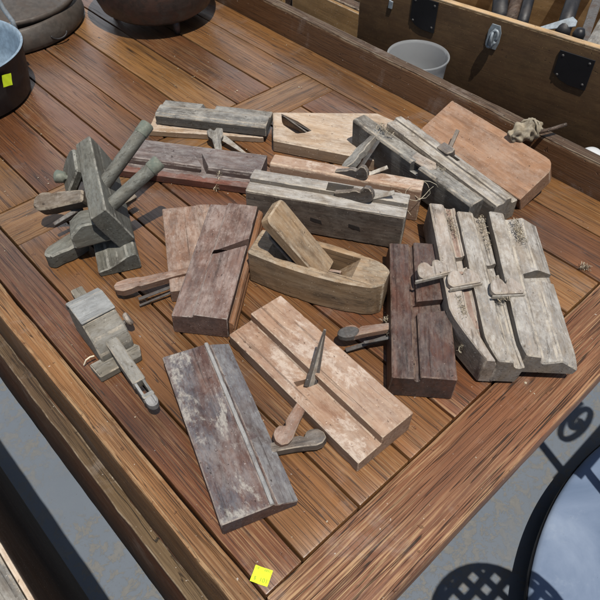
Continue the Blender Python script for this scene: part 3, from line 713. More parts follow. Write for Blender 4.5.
# ------------------------------------------------------------------ three leaning planes at the right
GR = 'three grey planes leaning on one another'
def leaning(px, yaw, tilt, label, prof, L, mat, rnd_end, mouth, extra=None):
    t = thing('moulding_plane', label, 'wooden plane', px, yaw, -tilt, GR)
    def warp(u, v, w):
        if u > rnd_end[0]:
            k = min(1.0, (u-rnd_end[0])/(L-rnd_end[0])); f = rnd_end[1]*k**1.3
            v = v+f*(1-max(0, v)/80); w = w-rnd_end[2]*k**1.3 if w > -26 else w
        return v, w
    o = add_obj('body', finish(loft(prof, -8, L, 1.8, 34, warp, .5)), mat, t)
    if mouth: cut(o, mouth)
    if extra:
        for pf, mt_, a0, a1 in extra: add_obj('groove_face', finish(loft(pf, a0, a1, .3, 30, warp, .15)), mt_, t)
    return t
t1 = leaning((0.6377,0.4053,0.0570), -133.4, 5, 'leftmost of three leaning grey planes, with a reddish groove',
        [(0,0),(2,-50),(38,-50),(40,-6),(37,-5),(34,-8),(25,-7.5),(20,0)], 272, M['wedge'], (196,36,6),
        [hexa([(98,24,-16),(118,24,-16),(100,84,-16),(80,84,-16),(100,24,8),(124,24,8),(106,84,8),(80,84,8)])],
        [([(25.8,-7.2),(25.8,-8.2),(33.5,-8.7),(33.5,-7.5)], M['pinkbr'], -5, 96), ([(25.8,-7.2),(25.8,-8.2),(33.5,-8.7),(33.5,-7.5)], M['pinkbr'], 124, 262)])
def heart(t_, du, dv, rot_=0, w0=-3, w1=6, lng=0):
    pts = [(160,-38),(140,22),(122,20),(106,2),(107,-6),(113,-10),(128,-14),(117,-20),(113,-27),(116,-35),(124,-42),(138,-46),(153,-46)]
    c_ = Vector((135,-15)); m2 = Matrix.Rotation(R_(rot_), 2)
    q = [m2 @ ((Vector(p)-c_)*.66)+c_+Vector((du,dv)) for p in pts]
    add_obj('wedge', finish(prism([tuple(p) for p in q], w0, w1, 1.8, .4)), M['wedge'], t_)
    e = [m2 @ ((Vector(p)-c_)*.66)+c_+Vector((du,dv)) for p in ((163,-44-lng),(141,24),(144,24),(167,-44-lng))]
    add_obj('iron', finish(prism([tuple(p) for p in e], w0+2, w1-2, .4, .15)), M['ironlt'], t_)
heart(t1, 2, 0, 6, lng=12)
t2 = leaning((0.6537,0.3665,0.0570), -133.8, 5, 'middle one of three leaning grey planes, its wedge lying over the leftmost',
        [(0,0),(2,-50),(40,-48),(43,-9),(39,-8),(36,-11),(28,-10),(22,0)], 256, M['grey'], (226,14,8),
        [hexa([(92,28,-18),(112,28,-18),(96,84,-18),(76,84,-18),(94,28,8),(118,28,8),(100,84,8),(76,84,8)])])
heart(t2, 0, 0)
t3 = leaning((0.6879,0.3354,0.0570), -135.1, 9, 'rightmost of three leaning grey planes, with a wide cut in its bluish right half',
        [(0,0),(2,-40),(77,-30),(79,-15),(50,-2.5),(46,-5),(30,-11),(25,-10.5),(21,0)], 250, M['grey'], (230,8,5),
        [hexa([(104,34,-20),(122,34,-20),(106,90,-20),(90,90,-20),(107,32,8),(126,32,8),(113,90,8),(90,90,8)])])
heart(t3, 15, 10, -4)

# ------------------------------------------------------------------ plough plane
t = thing('plough_plane', 'grey green plough plane with two round stems rising to the right', 'wooden plane', (.29,.76,0))
def padd(name, bm, mat, mw, smooth=False):
    o = add_obj(name, finish(bm, smooth=smooth), mat, t); o.matrix_world = mw; return o
bpy.context.view_layer.update()
def frame(o, x, zhint):
    x = Vector(x).normalized(); z = Vector(zhint); z = (z-x*z.dot(x)).normalized(); y = z.cross(x)
    m = Matrix((x, y, z)).transposed().to_4x4(); m.translation = Vector(o); return m
bx = Vector((-.40,-.915,0)); 
O1 = Vector((.315,.842,.085)); upb = Vector((-.42,.18,.89))
Fm = frame(O1, bx, upb)              # local x along the body, z up out of its top, y to the right (+x side is -y local)
o = padd('body', loft([(-4,-70),(24,-70),(27,-22),(27,0),(0,0),(-2,-20)], -6, 178, 2.0, warp=None), M['plough'], Fm)
# rounded cheek on the left side and the front block
nl = Vector((-.80,.30,.52)); 
b = prism([(-34,-26),(20,-28),(33,-18),(37,0),(33,17),(20,26),(-34,24)], -7, 7, 3, .5)
padd('side_cheek', b, M['plough'], frame((0.2950,0.8293,0.0550), (.40,.915,.0), nl))
b = prism([(-32,-6),(30,-6),(33,14),(28,27),(-14,30),(-33,16)], 0, 46, 3, .5)
mm_ = frame((0.2503,0.6933,0.0450), (.915,-.40,0.05), (-.40,-.915,.2)) @ Matrix.Translation((0,-.008,-.040))
padd('front_block', b, M['plough'], mm_)
# stems
for (a, z0, c, z1) in (((100,190),.075,(148,125),.128), ((101,214),.07,(160,162),.118)):
    pass
def stem(p0, p1):
    p0, p1 = Vector(p0), Vector(p1); d = (p1-p0); q = p0-d*.12
    o = padd('stem', tube([q, p0, p0+d*.4, p0+d*.84], .0105, .0098, 18), M['plough'], Matrix(), True)
    tp = padd('stem_ferrule', tube([p0+d*.835, p0+d*.845, p0+d*.985, p1], [.0099,.0106,.0106,.0090], 18), M['brass'], Matrix(), True)
stem((0.2925,0.7376,0.0750), (0.3998,0.7592,0.1280)); stem((0.2699,0.6975,0.0680), (0.3675,0.6837,0.1180))
b = prism([(-16,-8),(10,-9),(16,0),(10,8),(-16,8)], -7, 7, 1.5, .4)
padd('stem_wedge', b, M['ploughb'], frame((0.2865,0.7032,0.0550), (.7,.2,.2), (0,-.3,1)))
b = prism([(-18,-8),(16,-6),(16,5),(-18,7)], -5, 5, 1.2, .4)
padd('stem_wedge', b, M['ploughb'], frame((0.3290,0.7404,0.0350), (.9,.1,-.1), (0,-.3,1)))
# fence with its moulded end
fp = [(0,0),(58,0),(60,10),(44,13),(30,20),(16,28),(4,30),(0,24)]
Ff = frame((0.2807,0.6344,0.0000), (.40,.915,0), (0,0,1))
o = padd('fence', loft(fp, 0, 128, 1.8, 24, None, .5), M['plough'], Ff)
# left side: wedge head, hump of the second fence arm, thumbscrew
wd = prism([(-40,-10),(4,-13),(10,-10),(16,-14),(30,-15),(40,-8),(41,6),(32,13),(12,14),(4,12),(-40,9)], -12, 12, 3, .6)
padd('wedge', wd, M['ploughb'], frame((0.2488,0.7820,0.0500), Vector((0.2223,0.8081,0.0450))-Vector((0.2534,0.7758,0.0550)), (-.2,-.5,1)))
b = prism([(-24,-4),(24,-3),(24,3),(-24,4)], -3, 3, .8, .3)
padd('iron', b, M['iron'], frame((0.2454,0.7661,0.0350), Vector((0.2319,0.7680,0.0300))-Vector((0.2588,0.7663,0.0350)), (-.2,-.5,1)))
hp = prism([(-26,-14),(20,-16),(30,-11),(34,-4),(30,6),(16,9),(4,14),(-10,16),(-26,16)], 0, 26, 3, .6)
padd('fence_arm', hp, M['plough'], frame((0.2165,0.7265,0.0000), Vector((0.1948,0.7463,0.0000))-Vector((0.2427,0.7554,0.0000)), (0,0,1)))
ks = Vector((0.2786,0.8362,0.0500)); kd = Vector((0.2694,0.8412,0.0500))-Vector((0.2884,0.8172,0.0500))
kd.normalize()
padd('thumbscrew', tube([ks-kd*.035, ks-kd*.006, ks-kd*.004, ks+kd*.008, ks+kd*.010], [.004,.004,.0085,.0105,.0085], 20), M['brass'], Matrix(), True)

# ------------------------------------------------------------------ marking gauge like fillister
t = thing('marking_gauge', 'pale grey panel gauge with a faceted stock and a slotted stem pointing to the front', 'marking gauge', (.172,.55,0))
def gadd(name, bm, mat, axis=0, smooth=False):
    o = add_obj(name, finish(bm, axis=axis, smooth=smooth), mat, t); o.matrix_parent_inverse = Matrix.Translation((-.172,-.55,0)); return o
# local: u along world x, profile in (y, z)
def xz(bm):
    return bm
stock = loft([(14,2),(-31,2),(-37,10),(-36,24),(-24,42),(-2,53),(30,53),(42,47),(46,36),(42,10),(36,2)], -23, 22, 2.2, 16, None, .5)
o = gadd('stock', stock, M['gauge']); o.matrix_world = Matrix.Translation((.172,.55,0)) @ Matrix.Rotation(R_(-4), 4, 'Z')
cap = loft([(-3.5,53.4),(31,53.4),(44,47.2),(47,36),(50,36.5),(47,50),(32.5,57),(-3.5,56.5)], -23.5, 22.5, 1.0, 10, None, .3)
o = gadd('stock_cap', cap, M['gaugeb']); o.matrix_world = Matrix.Translation((.172,.55,0)) @ Matrix.Rotation(R_(-4), 4, 'Z')
sp0, sp1 = Vector((0.1799,0.6272,0.0300)), Vector((0.1599,0.4469,0.0260))
d = (sp1-sp0); L = d.length*1000
o = gadd('stem', loft([(-8,-7),(8,-7),(8,7),(-8,7)], 0, L, 1.5, 18, None, .4), M['gauge']); o.matrix_world = frame(sp0, d, (0,0,1))
fm = frame(sp1, d, (0,0,1))
for s in (-1, 1):
    o = gadd('prong', loft([(s*5-1.6,-5),(s*5+1.6,-5),(s*5+1.6,5),(s*5-1.6,5)], -3, 20, .5, 4, None, .1), M['gaugeb']); o.matrix_world = fm
o = gadd('tip_block', loft([(-7,-6),(7,-6),(7,6),(-7,6)], 19, 25, 1.2, 3), M['gaugeb']); o.matrix_world = fm
o = gadd('tip_knob', prism([(24,-6.5),(33,-7),(38,-4.5),(40,0),(38,4.5),(33,7),(24,6.5)], -6, 6, 2.0, .3), M['dustblue'])
o.matrix_world = fm
o = gadd('locking_pin', tube([(.188,.545,.022),(.204,.544,.022)], .0035), M['iron'])
o = gadd('pin_head', lathe([(0,-.003),(.008,-.003),(.0095,-.001),(.0095,.002),(.008,.003),(0,.003)], 28), M['wedge'])
o.matrix_world = Matrix.Translation((.205,.5445,.024)) @ Matrix.Rotation(R_(72), 4, 'Y') @ Matrix.Rotation(R_(12), 4, 'X')
o = gadd('face_plate', prism([(-32,-16),(24,-16),(30,0),(24,10),(-34,10)], 0, 12, 1.6, .4), M['gauge']); o.matrix_world = Matrix.Translation((.166,.511,.0005)) @ Matrix.Rotation(R_(-5), 4, 'Z')
o = gadd('string_end', tube([(0.1444,0.5316,0.0120),(0.1394,0.5319,0.0140),(0.1337,0.5328,0.0120),(0.1295,0.5342,0.0040)], .0011, .0009, 8), M['straw'])

# ------------------------------------------------------------------ rag knot on the rail
t = thing('rag_bundle', 'dirty beige rag bundle tied round a thin rod on the raised rail', 'rag', (0.8971,0.4171,0.0620))
t.location = Vector((0.8971,0.4171,0.0620))
ax = (Vector((0.9254,0.4108,0.0680))-Vector((0.8567,0.4260,0.0680))).normalized()
fr = frame((0.8906,0.4146,0.0680), ax, (0,0,1))
bm = bmesh.new(); wl = bm.faces.layers.float.new('wear')
n, m_ = 46, 28; rings = []
for i in range(n+1):
    s = i/n; r = .0165*(math.sin(math.pi*min(1,max(.02,s)))**.45)*(1-.25*abs(s-.55))
    ring = []
    for k in range(m_):
        a = 2*math.pi*k/m_
        fold = .0030*math.sin(3*a+s*16)+.0022*math.sin(5*a-s*23)+.0028*noise.noise(Vector((s*7, math.cos(a)*1.6, math.sin(a)*1.6)))
        band = -.0026*math.exp(-((s-.46+.05*math.sin(a))/.035)**2)-.0022*math.exp(-((s-.68+.04*math.cos(a))/.03)**2)
        rr = max(.002, r+fold+band)
        ring.append(bm.verts.new(((s-.5)*.066, rr*math.cos(a)*1.05, rr*math.sin(a)*.9)))
    rings.append(ring)
for i in range(n):
    for k in range(m_): bm.faces.new((rings[i][k], rings[i][(k+1) % m_], rings[i+1][(k+1) % m_], rings[i+1][k]))
bm.faces.new(rings[0][::-1]); bm.faces.new(rings[-1])
o = add_obj('cloth', finish(bm, smooth=True), M['rag'], t); o.matrix_world = fr
b = tube([fr @ Vector(((.0 if k < 2 else .012)+.004*math.sin(k*1.3), .0175*math.cos(k*.75), .0165*math.sin(k*.75))) for k in range(18)], .0022, .0018, 8)
o = add_obj('tie_strip', finish(b, smooth=True), M['rag'], t); o.matrix_world = Matrix()
b = tube([fr @ Vector((-.004,.012,-.006)), fr @ Vector((.004,.018,-.018)), fr @ Vector((.010,.020,-.03)), fr @ Vector((.018,.016,-.036))], .0034, .002, 8)
o = add_obj('loose_end', finish(b, smooth=True), M['rag'], t); o.matrix_world = Matrix()
o = add_obj('rod', finish(tube([(0.8948,0.3990,0.0700), (0.9195,0.3859,0.0730), (0.9449,0.3765,0.0750)], .0032, .003, 12), smooth=True), M['dkwood'], t); o.matrix_world = Matrix()

# ------------------------------------------------------------------ pots at the back left
t = thing('iron_pot', 'black iron pot with pale blue inside and a yellow sticker at the left edge', 'pot', (.29,1.255,0))
H0, Rr, Rb = .095, .133, .121
o = add_obj('body', finish(lathe([(0,.0),(Rb-.012,0),(Rb,.006),(Rb+.006,.05),(Rr-.004,H0-.012),(Rr,H0-.004),(Rr,H0)], 72), smooth=True), M['castdk'], t)
o = add_obj('lining', finish(lathe([(Rr,H0),(Rr-.002,H0+.0015),(Rr-.005,H0),(Rr-.008,H0-.012),(Rb-.004,.05),(Rb-.010,.016),(Rb-.03,.008),(0,.007)], 72), smooth=True), M['enamel'], t)
hb = [(.06*0+Rr*math.cos(a)*.98, Rr*math.sin(a)*.3-.005, H0-.03+.0) for a in (0,)]
import itertools
arc = [Vector((-.02+.0*k, -.03+.03*math.cos(k*.45), .02+.075*math.sin(k*.45)/1.0)) for k in range(0)]
# bail: a strap that rises from the back ear, and a ring leaning inside
ear = Vector((0.4255,1.2689,0.0950))-Vector((.29,1.255,0))
o = add_obj('handle', finish(tube([ear+Vector((0,-.006,-.012)), ear+Vector((.0,-.003,.006)), ear+Vector((-.006,.010,.03)), ear+Vector((-.012,.018,.08)), ear+Vector((-.04,.01,.13)), ear+Vector((-.10,-.03,.16)), ear+Vector((-.19,-.10,.14)), ear+Vector((-.24,-.16,.06)), ear+Vector((-.25,-.18,-.01))], .0045, .0045, 12), smooth=True), M['zinc'], t)
ring = [Vector((-.062+.042*math.cos(a), -.02+.055*math.sin(a), .055+.03*math.cos(a))) for a in [2*math.pi*k/24 for k in range(25)]]
o = add_obj('ring', finish(tube(ring, .0045, .0045, 10), smooth=True), M['zinc'], t)
# sticker on the pot's outside
dirv = Vector((math.cos(R_(-62)), math.sin(R_(-62)), 0))
sp = Vector((0.3342,1.1388,0.0700))
nrm = Vector((sp.x-.29, sp.y-1.255, 0)).normalized(); sp = Vector((.29,1.255,.068))+nrm*(Rb+.0115)
uy = Vector((0,0,1)); ux = uy.cross(nrm); mt = Matrix((ux, uy, nrm)).transposed().to_4x4(); mt.translation = sp
s = sticker('price_sticker', 'fluorescent yellow sticker on the side of the black iron pot', mt @ Matrix.Rotation(R_(-14), 4, 'Z'), (.021,.021), [])

t = thing('round_pan', 'wide dark brown iron pan at the top left corner carrying a smaller pan', 'pan', (.483,1.508,0))
o = add_obj('body', finish(lathe([(0,0),(.172,0),(.180,.003),(.184,.012),(.181,.03),(.172,.045),(.168,.049),(.163,.047),(.165,.035),(.15,.02),(0,.018)], 80), smooth=True), M['pan'], t)
ring = [Vector((.05+.018*math.cos(a), -.180+.012*math.sin(a)*.3, .022+.010*math.sin(a))) for a in [math.pi+math.pi*k/12 for k in range(13)]]
o = add_obj('lift_ring', finish(tube(ring, .002, .002, 8), smooth=True), M['castdk'], t)
t = thing('round_pan', 'smaller brown pan with a rolled rim stacked on the wide dark one', 'pan', (.505,1.497,.048))
o = add_obj('body', finish(lathe([(0,-.02),(.12,-.02),(.142,-.006),(.148,.0),(.152,.005),(.151,.011),(.146,.013),(.141,.010),(.138,.004),(.128,-.004),(.118,-.001),(.09,.010),(.05,.017),(0,.02)], 80), smooth=True), M['pan'], t)

t = thing('camp_oven', 'rust mottled cast iron camp oven on small feet at the top edge', 'cast iron pot', (.762,1.296,0))
o = add_obj('body', finish(lathe([(0,.022),(.07,.022),(.105,.026),(.122,.038),(.135,.07),(.142,.11),(.143,.15),(.148,.156),(.148,.163),(.142,.165),(.135,.16),(.133,.11),(.12,.05),(0,.034)], 80), smooth=True), M['cast'], t)
for a in (-100, 20, 140):
    p = Vector((.095*math.cos(R_(a)), .095*math.sin(R_(a)), 0))
    o = add_obj('foot', finish(tube([p+Vector((0,0,.032)), p*1.02+Vector((0,0,.012)), p*1.03], .009, .006, 12), smooth=True), M['cast'], t)

# ------------------------------------------------------------------ behind the rail
t = thing('plastic_tub', 'milky translucent plastic tub between the bench rail and the chest', 'plastic tub', (1.068,.781,-.13))
o = add_obj('body', finish(lathe([(0,.003),(.052,.003),(.055,.006),(.0605,.09),(.0605,.092),(.0632,.124),(.066,.126),(.0665,.129),(.0655,.1305),(.063,.130),(.0618,.124),(.0595,.093),(.0585,.090),(.053,.008),(.05,.006),(0,.006)], 64), smooth=True), M['plastic'], t)
t = thing('plastic_cup', 'white plastic cap showing over the rail at the right edge', 'plastic cap', (1.045,.352,-.13))
o = add_obj('body', finish(lathe([(0,.0),(.018,.0),(.019,.004),(.019,.108),(.017,.116),(.012,.120),(0,.121)], 40), smooth=True), M['white'], t)

t = thing('display_bench', 'low dark bench carrying the chest behind the rail', 'bench', (1.3,.8,-.7))
o = add_obj('top', finish(boxm(-.335,.45,-.66,.22,.535,.57, ch=.004), axis=1), M['dkwood'], t)
for x, y in ((-.3,-.6),(.4,-.6),(-.3,.16),(.4,.16)):
    add_obj('leg', finish(boxm(x-.03,x+.03,y-.03,y+.03,0,.535, ch=.003), axis=2), M['dkwood'], t)

A = Vector((1.1485,0.7537,0.0850)); B_ = Vector((1.1966,0.4637,0.0850)); cd = (B_-A).normalized(); yaw = math.degrees(math.atan2(cd.y, cd.x))
A0 = A-cd*.245; A0.z = -.13
t = thing('tool_chest', 'open dark brown painted tool chest with black corner plates behind the rail', 'chest', tuple(A0), yaw)
def cadd(name, bm, mat, axis=0, smooth=False): return add_obj(name, finish(bm, axis=axis, smooth=smooth), mat, t)
LC, HC, DC = .80, .213, .40
cadd('front_board', boxm(0, LC, 0, .016, 0, HC, ch=.0015), M['chest'])
cadd('front_edge', boxm(.001, LC-.001, .0008, .0155, HC+.0002, HC+.004, ch=.001, jit=.0006), M['pale'])
cadd('end_board', boxm(0, .016, .0165, DC-.0165, 0, HC+.002, ch=.0015), M['chest'], 1)
cadd('end_board', boxm(LC-.016, LC, .0165, DC-.0165, 0, HC+.002, ch=.0015), M['chest'], 1)
cadd('back_board', boxm(0, LC, DC-.016, DC, 0, HC+.002, ch=.0015), M['ply'])
cadd('bottom_board', boxm(.0165, LC-.0165, .0165, DC-.0165, .01, .02, ch=0), M['ply'])
bpy.context.view_layer.update()
IW = t.matrix_world.inverted()
def on_front(px):      # world point -> local on the chest front
    return IW @ Vector(px)
def plate(name, c, w, h, bulge):
    x, z = c
    pts = [(-w/2, h/2), (-w/2, -h*.25), (-w*.28, -h*.42), (0, -h*.5), (w*.28, -h*.5), (w/2, -h*.5), (w/2, h/2)] if bulge else [(-w/2,h/2),(-w/2,-h/2),(w/2,-h/2),(w/2,h/2)]
    b = prism(pts, 0, 2.2, .5, .1)
    o = cadd(name, b, M['black']); o.matrix_local = Matrix.Translation((x, -.0005, z)) @ Matrix.Rotation(R_(90), 4, 'X')
    for sx in (-.38, .38):
        for sz in (-.34, .36):
            r = add_obj('rivet', finish(lathe([(0,.0012),(.0018,.0008),(.0026,0)], 12), smooth=True), M['iron'], o)
            r.location = (sx*w*.001, sz*h*.001+(.004 if sx < 0 and sz < 0 else 0), .0022)
plate('corner_plate', (0.1660, 0.1786), 62, 66, True)
plate('corner_plate', (0.5038, 0.1633), 70, 62, True)
# hasp: staple plate with a turning loop
hx, hz = 0.3311, 0.1775
b = prism([(-10,-24),(10,-24),(14,-8),(14,12),(9,26),(-9,26),(-14,12),(-14,-8)], 0, 2, .5, .1)
o = cadd('hasp_plate', b, M['zinc']); o.matrix_local = Matrix.Translation((hx, -.0005, hz)) @ Matrix.Rotation(R_(90), 4, 'X')
lp = [Vector((.008*math.cos(a), .0, .019*math.sin(a))) for a in [2*math.pi*k/20 for k in range(21)]]
o2 = cadd('hasp_loop', tube(lp, .003, .003, 10), M['zinc'], smooth=True); o2.matrix_local = Matrix.Translation((hx+.001, -.010, hz)) @ Matrix.Rotation(R_(18), 4, 'Y')
o2 = cadd('hasp_staple', tube([Vector((0,0,-.016)), Vector((0,-.012,-.012)), Vector((0,-.014,0)), Vector((0,-.012,.012)), Vector((0,0,.016))], .003, .003, 10), M['zinc'], smooth=True)
o2.matrix_local = Matrix.Translation((hx, -.001, hz))
b = prism([(-5,-9),(5,-9),(6,7),(-4,9)], 0, 3, .6, .1)
o = cadd('catch', b, M['zinc']); o.matrix_local = Matrix.Translation((0.0824, -.0005, 0.1774)) @ Matrix.Rotation(R_(90), 4, 'X')

# things lying in the chest
def bar(name, label, cat, p0, p1, r, mat, flat=False, r1=None):
    a, b_ = Vector(p0), Vector(p1)
    if flat:
        L = (b_-a).length*1000; bm = loft([(-r*1000,-3),(r*1000,-3),(r*1000,3),(-r*1000,3)], 0, L, 1.0, 8)
        o = add_obj(name, finish(bm), mat); o.matrix_world = frame(a, b_-a, (-.5,0,1))
    else:
        o = add_obj(name, finish(tube([a, a.lerp(b_,.4), a.lerp(b_,.8), b_], r, r1 or r, 16), smooth=True), mat)
    tag(o, label, cat); return o
W = lambda x, y, z: tuple(t.matrix_world @ Vector((x, y, z)))
bar('pipe', 'dark pipe leaning inside the chest behind the hasp', 'pipe', W(*(0.3098,0.0600,0.1895)), W(*(0.1604,0.4000,0.1846)), .017, M['castdk'])
bar('wooden_stick', 'brown wooden stick leaning in the chest beside the dark pipes', 'stick', W(*(0.3351,0.0600,0.1882)), W(*(0.2225,0.4000,0.1986)), .014, M['dkwood'])
bar('pipe', 'dark pipe leaning in the chest right of the wooden stick', 'pipe', W(*(0.3610,0.0600,0.1915)), W(*(0.2490,0.4000,0.2046)), .012, M['castdk'])
bar('pipe', 'thick dark brown pipe leaning in the chest above the right corner plate', 'pipe', W(*(0.4459,0.0600,0.1957)), W(*(0.3565,0.4000,0.2288)), .015, M['castdk'])
bar('steel_strip', 'flat grey steel strip leaning in the chest near the right edge', 'steel strip', W(*(0.4927,0.0500,0.1911)), W(*(0.4081,0.4000,0.2404)), .010, M['iron'], True)
bar('wooden_batten', 'pale wooden batten leaning in the chest at the right edge', 'batten', W(*(0.5116,0.0500,0.1949)), W(*(0.4650,0.4000,0.2218)), .013, M['greydk'], True)
b = prism([(0,0),(66,-4),(70,8),(62,20),(30,14),(0,8)], 0, 3, .8, .2)
o = add_obj('steel_plate', finish(b), M['zinc']); tag(o, 'pale grey pointed steel plate poking over the chest edge', 'steel plate')
o.matrix_world = frame(W(*(0.4043,0.0500,0.1932)), Vector(W(*(0.4466,0.0700,0.2065)))-Vector(W(*(0.4043,0.0500,0.1932))), (-.5,-.2,1))
o = add_obj('rubber_knob', finish(lathe([(0,.024),(.008,.022),(.012,.012),(.011,.002),(.007,-.004),(.007,-.06),(0,-.06)], 24), smooth=True), M['black']); tag(o, 'small black rubber knob standing just behind the chest edge', 'knob')
o.location = W(*(0.4840,0.0350,0.2043))

# cabinet behind, at the left of the chest
t = thing('storage_cabinet', 'plain brown wooden cabinet behind the bench rail left of the chest', 'cabinet', (1.212,1.45,-.7))
def kadd(name, bm, mat, axis=1): return add_obj(name, finish(bm, axis=axis), mat, t)
kadd('carcass', boxm(0, .5, -.42, .9, 0, .652, ch=.003), M['dkwood'])
kadd('front_panel', boxm(-.012, -.0005, -.415, -.125, .08, .648, ch=.002), M['cab'])
kadd('front_panel', boxm(-.012, -.0005, -.085, .40, .08, .648, ch=.002), M['cab'])
kadd('front_panel', boxm(-.012, -.0005, .44, .89, .08, .648, ch=.002), M['cab'])
kadd('top_board', boxm(.03, .51, -.42, .91, .6525, .675, ch=.003), M['cab'])

# ------------------------------------------------------------------ neighbouring bench at the left
t = thing('low_bench', 'edge of a weathered brown bench at the bottom left corner', 'bench', (-.35,.4,-.7))
add_obj('top_board', finish(boxm(-.3, .287, -.6, .75, .57, .600, ch=.004, jit=.0012), axis=1), M['greydk'], t)
add_obj('edge_strip', finish(boxm(.2875, .294, -.6, .75, .562, .6015, ch=.003, jit=.0012), axis=1), M['tan'], t)
b = boxm(.262, .293, -.58, .73, .20, .5615, ch=.003)
for v in b.verts:
    if v.co.x > .28: v.co.x += (.5615-v.co.z)*.11
add_obj('apron', finish(b, axis=1), M['dkwood'], t)
for x, y in ((-.27,-.55),(.2,-.55),(-.27,.65),(.2,.65)):
    add_obj('leg', finish(boxm(x, x+.06, y, y+.06, 0, .57, ch=.003), axis=2), M['dkwood'], t)

# ------------------------------------------------------------------ round metal table at the lower right
t = thing('round_table', 'worn blue grey round metal table top at the lower right', 'round table', (.910,-.583,-.7))
add_obj('top', finish(lathe([(0,.076),(.40,.0765),(.63,.078),(.642,.081),(.650,.0815),(.656,.079),(.658,.070),(.652,.058),(.640,.054),(.3,.054),(0,.054)], 200), smooth=True), M['disc'], t)
add_obj('rim_band', finish(lathe([(.6583,.076),(.6598,.075),(.6602,.064),(.659,.052),(.652,.050),(.652,.056),(.6583,.064)], 200), smooth=True), M['black'], t)
for k in range(4):
    a = R_(45+90*k); p = Vector((math.cos(a), math.sin(a), 0))
    add_obj('leg', finish(tube([p*.40+Vector((0,0,.056)), p*.40+Vector((0,0,.03)), p*.42], .018, .014, 14), smooth=True), M['black'], t)

# ------------------------------------------------------------------ unseen wrought iron panel, added so its scrolls shade the floor
t = thing('shadow_trellis', 'black scrolled iron trellis panel added out of view to throw scroll shadows', 'trellis', (1.16,-.10,-.6185))
def ch(name, pts, r, mat='black', seg=8):
    add_obj(name, finish(tube(pts, r, r, seg), smooth=True), M[mat], t)
def spiral(c, r, turns, ux, uz, sgn=1, a0=0):
    return [c+ux*(r*(1-k/42)*math.cos(a0+sgn*2*math.pi*turns*k/36))+uz*(r*(1-k/42)*math.sin(a0+sgn*2*math.pi*turns*k/36)) for k in range(37)]
X, Z, Y = Vector((1,0,0)), Vector((0,0,1)), Vector((0,1,0))
for x in (-.30, .34): ch('post', [Vector((x,0,.0)), Vector((x,0,.5)), Vector((x,0,.98))], .011)
for z in (.50, .97): ch('rail', [Vector((-.33,0,z)), Vector((0,.0,z)), Vector((.37,0,z))], .012)
for x, z, r, s_ in ((-.17,.66,.085,1), (.06,.80,.075,-1), (.22,.64,.085,1), (-.16,.86,.06,-1)):
    ch('scroll', spiral(Vector((x,0,z)), r, 1.7, X, Z, s_, 1.0), .008)
for x in (-.24, .28): ch('foot', [Vector((x,-.14,.004)), Vector((x,0,.02)), Vector((x,.12,.004))], .009)

t = thing('shadow_stand', 'small black iron stand with a lattice top added out of view to throw its shadow', 'shadow stand', (.465,-.195,-.6185))  # unseen stand, added to throw a lattice shadow on the floor
ch('column', [Vector((0,0,.0)), Vector((0,0,.25)), Vector((0,0,.54))], .012)
ch('base_ring', [Vector((.07*math.cos(a), .07*math.sin(a), .008)) for a in [2*math.pi*k/24 for k in range(25)]], .007)
ch('top_ring', [Vector((.115*math.cos(a), .115*math.sin(a), .54)) for a in [2*math.pi*k/36 for k in range(37)]], .008)
sl = []
for k in range(7):
    q = -.096+.032*k; e = math.sqrt(.112**2-q*q)
    sl.append(boxm(q-.008, q+.008, -e, e, .538, .541, ch=0)); sl.append(boxm(-e, e, q-.008, q+.008, .5415, .5445, ch=0))
add_obj('lattice_top', finish(join(sl)), M['black'], t)

# ------------------------------------------------------------------ shavings and bits
def curls(name, label, c, spread, n, mat, size=.012, r=.00042, group='curly shavings caught in the planes'):
    bms = []
    for i in range(int(n*2.4)):
        p = Vector(c)+Vector((random.gauss(0,spread[0]), random.gauss(0,spread[1]), abs(random.gauss(0,spread[2]))))
        d = Vector((random.gauss(0,1), random.gauss(0,1), random.gauss(0,.5))).normalized(); e = d.orthogonal().normalized()
        s = random.uniform(.35,1.2)*size; tw = random.uniform(3,11); rr = random.uniform(.08,.3)*s
        pts = [p+d*s*(k/9-.5)+e*rr*math.cos(tw*k/9)+d.cross(e)*rr*math.sin(tw*k/9) for k in range(10)]
        bms.append(tube(pts, r*random.uniform(.6,1.6), r*.5, 5))
    o = add_obj(name, finish(join(bms)), mat); tag(o, label, 'wood shavings', group); return o
def strew(label, p0, p1, n, mat, size, spread=.0022):
    """shavings strewn along a line between two points"""
    a_, b_ = Vector(p0), Vector(p1); bms = []
    for i in range(n):
        p = a_.lerp(b_, random.random())+Vector((random.gauss(0,spread), random.gauss(0,spread), abs(random.gauss(0,spread*.8))))
        d = Vector((random.gauss(0,1), random.gauss(0,1), random.gauss(0,.5))).normalized(); e = d.orthogonal().normalized(); f_ = d.cross(e)
        s = random.uniform(.3,1.2)*size; tw = random.uniform(2,9); rr = random.uniform(.1,.32)*s; wd = random.uniform(.0004,.0013)
        bm = bmesh.new(); bm.faces.layers.float.new('wear'); vs = []
        for k in range(9):
            q = p+d*s*(k/8-.5)+e*rr*math.cos(tw*k/8)+f_*rr*math.sin(tw*k/8); vs.append((bm.verts.new(q), bm.verts.new(q+(f_+d*.4)*wd)))
        for u, v in zip(vs, vs[1:]): bm.faces.new((u[0], v[0], v[1], u[1]))
        bms.append(bm)
    o = add_obj('wood_shavings', finish(join(bms)), mat); tag(o, label, 'wood shavings', 'shavings caught in the planes'); return o
strew('shavings caught at the top of the leftmost leaning plane', (0.6508,0.3832,0.0520), (0.6201,0.3440,0.0500), 70, M['shav'], .009)
strew('shavings lying along the groove of the middle leaning plane', (0.6814,0.3465,0.0500), (0.6362,0.2964,0.0460), 80, M['shav'], .008)
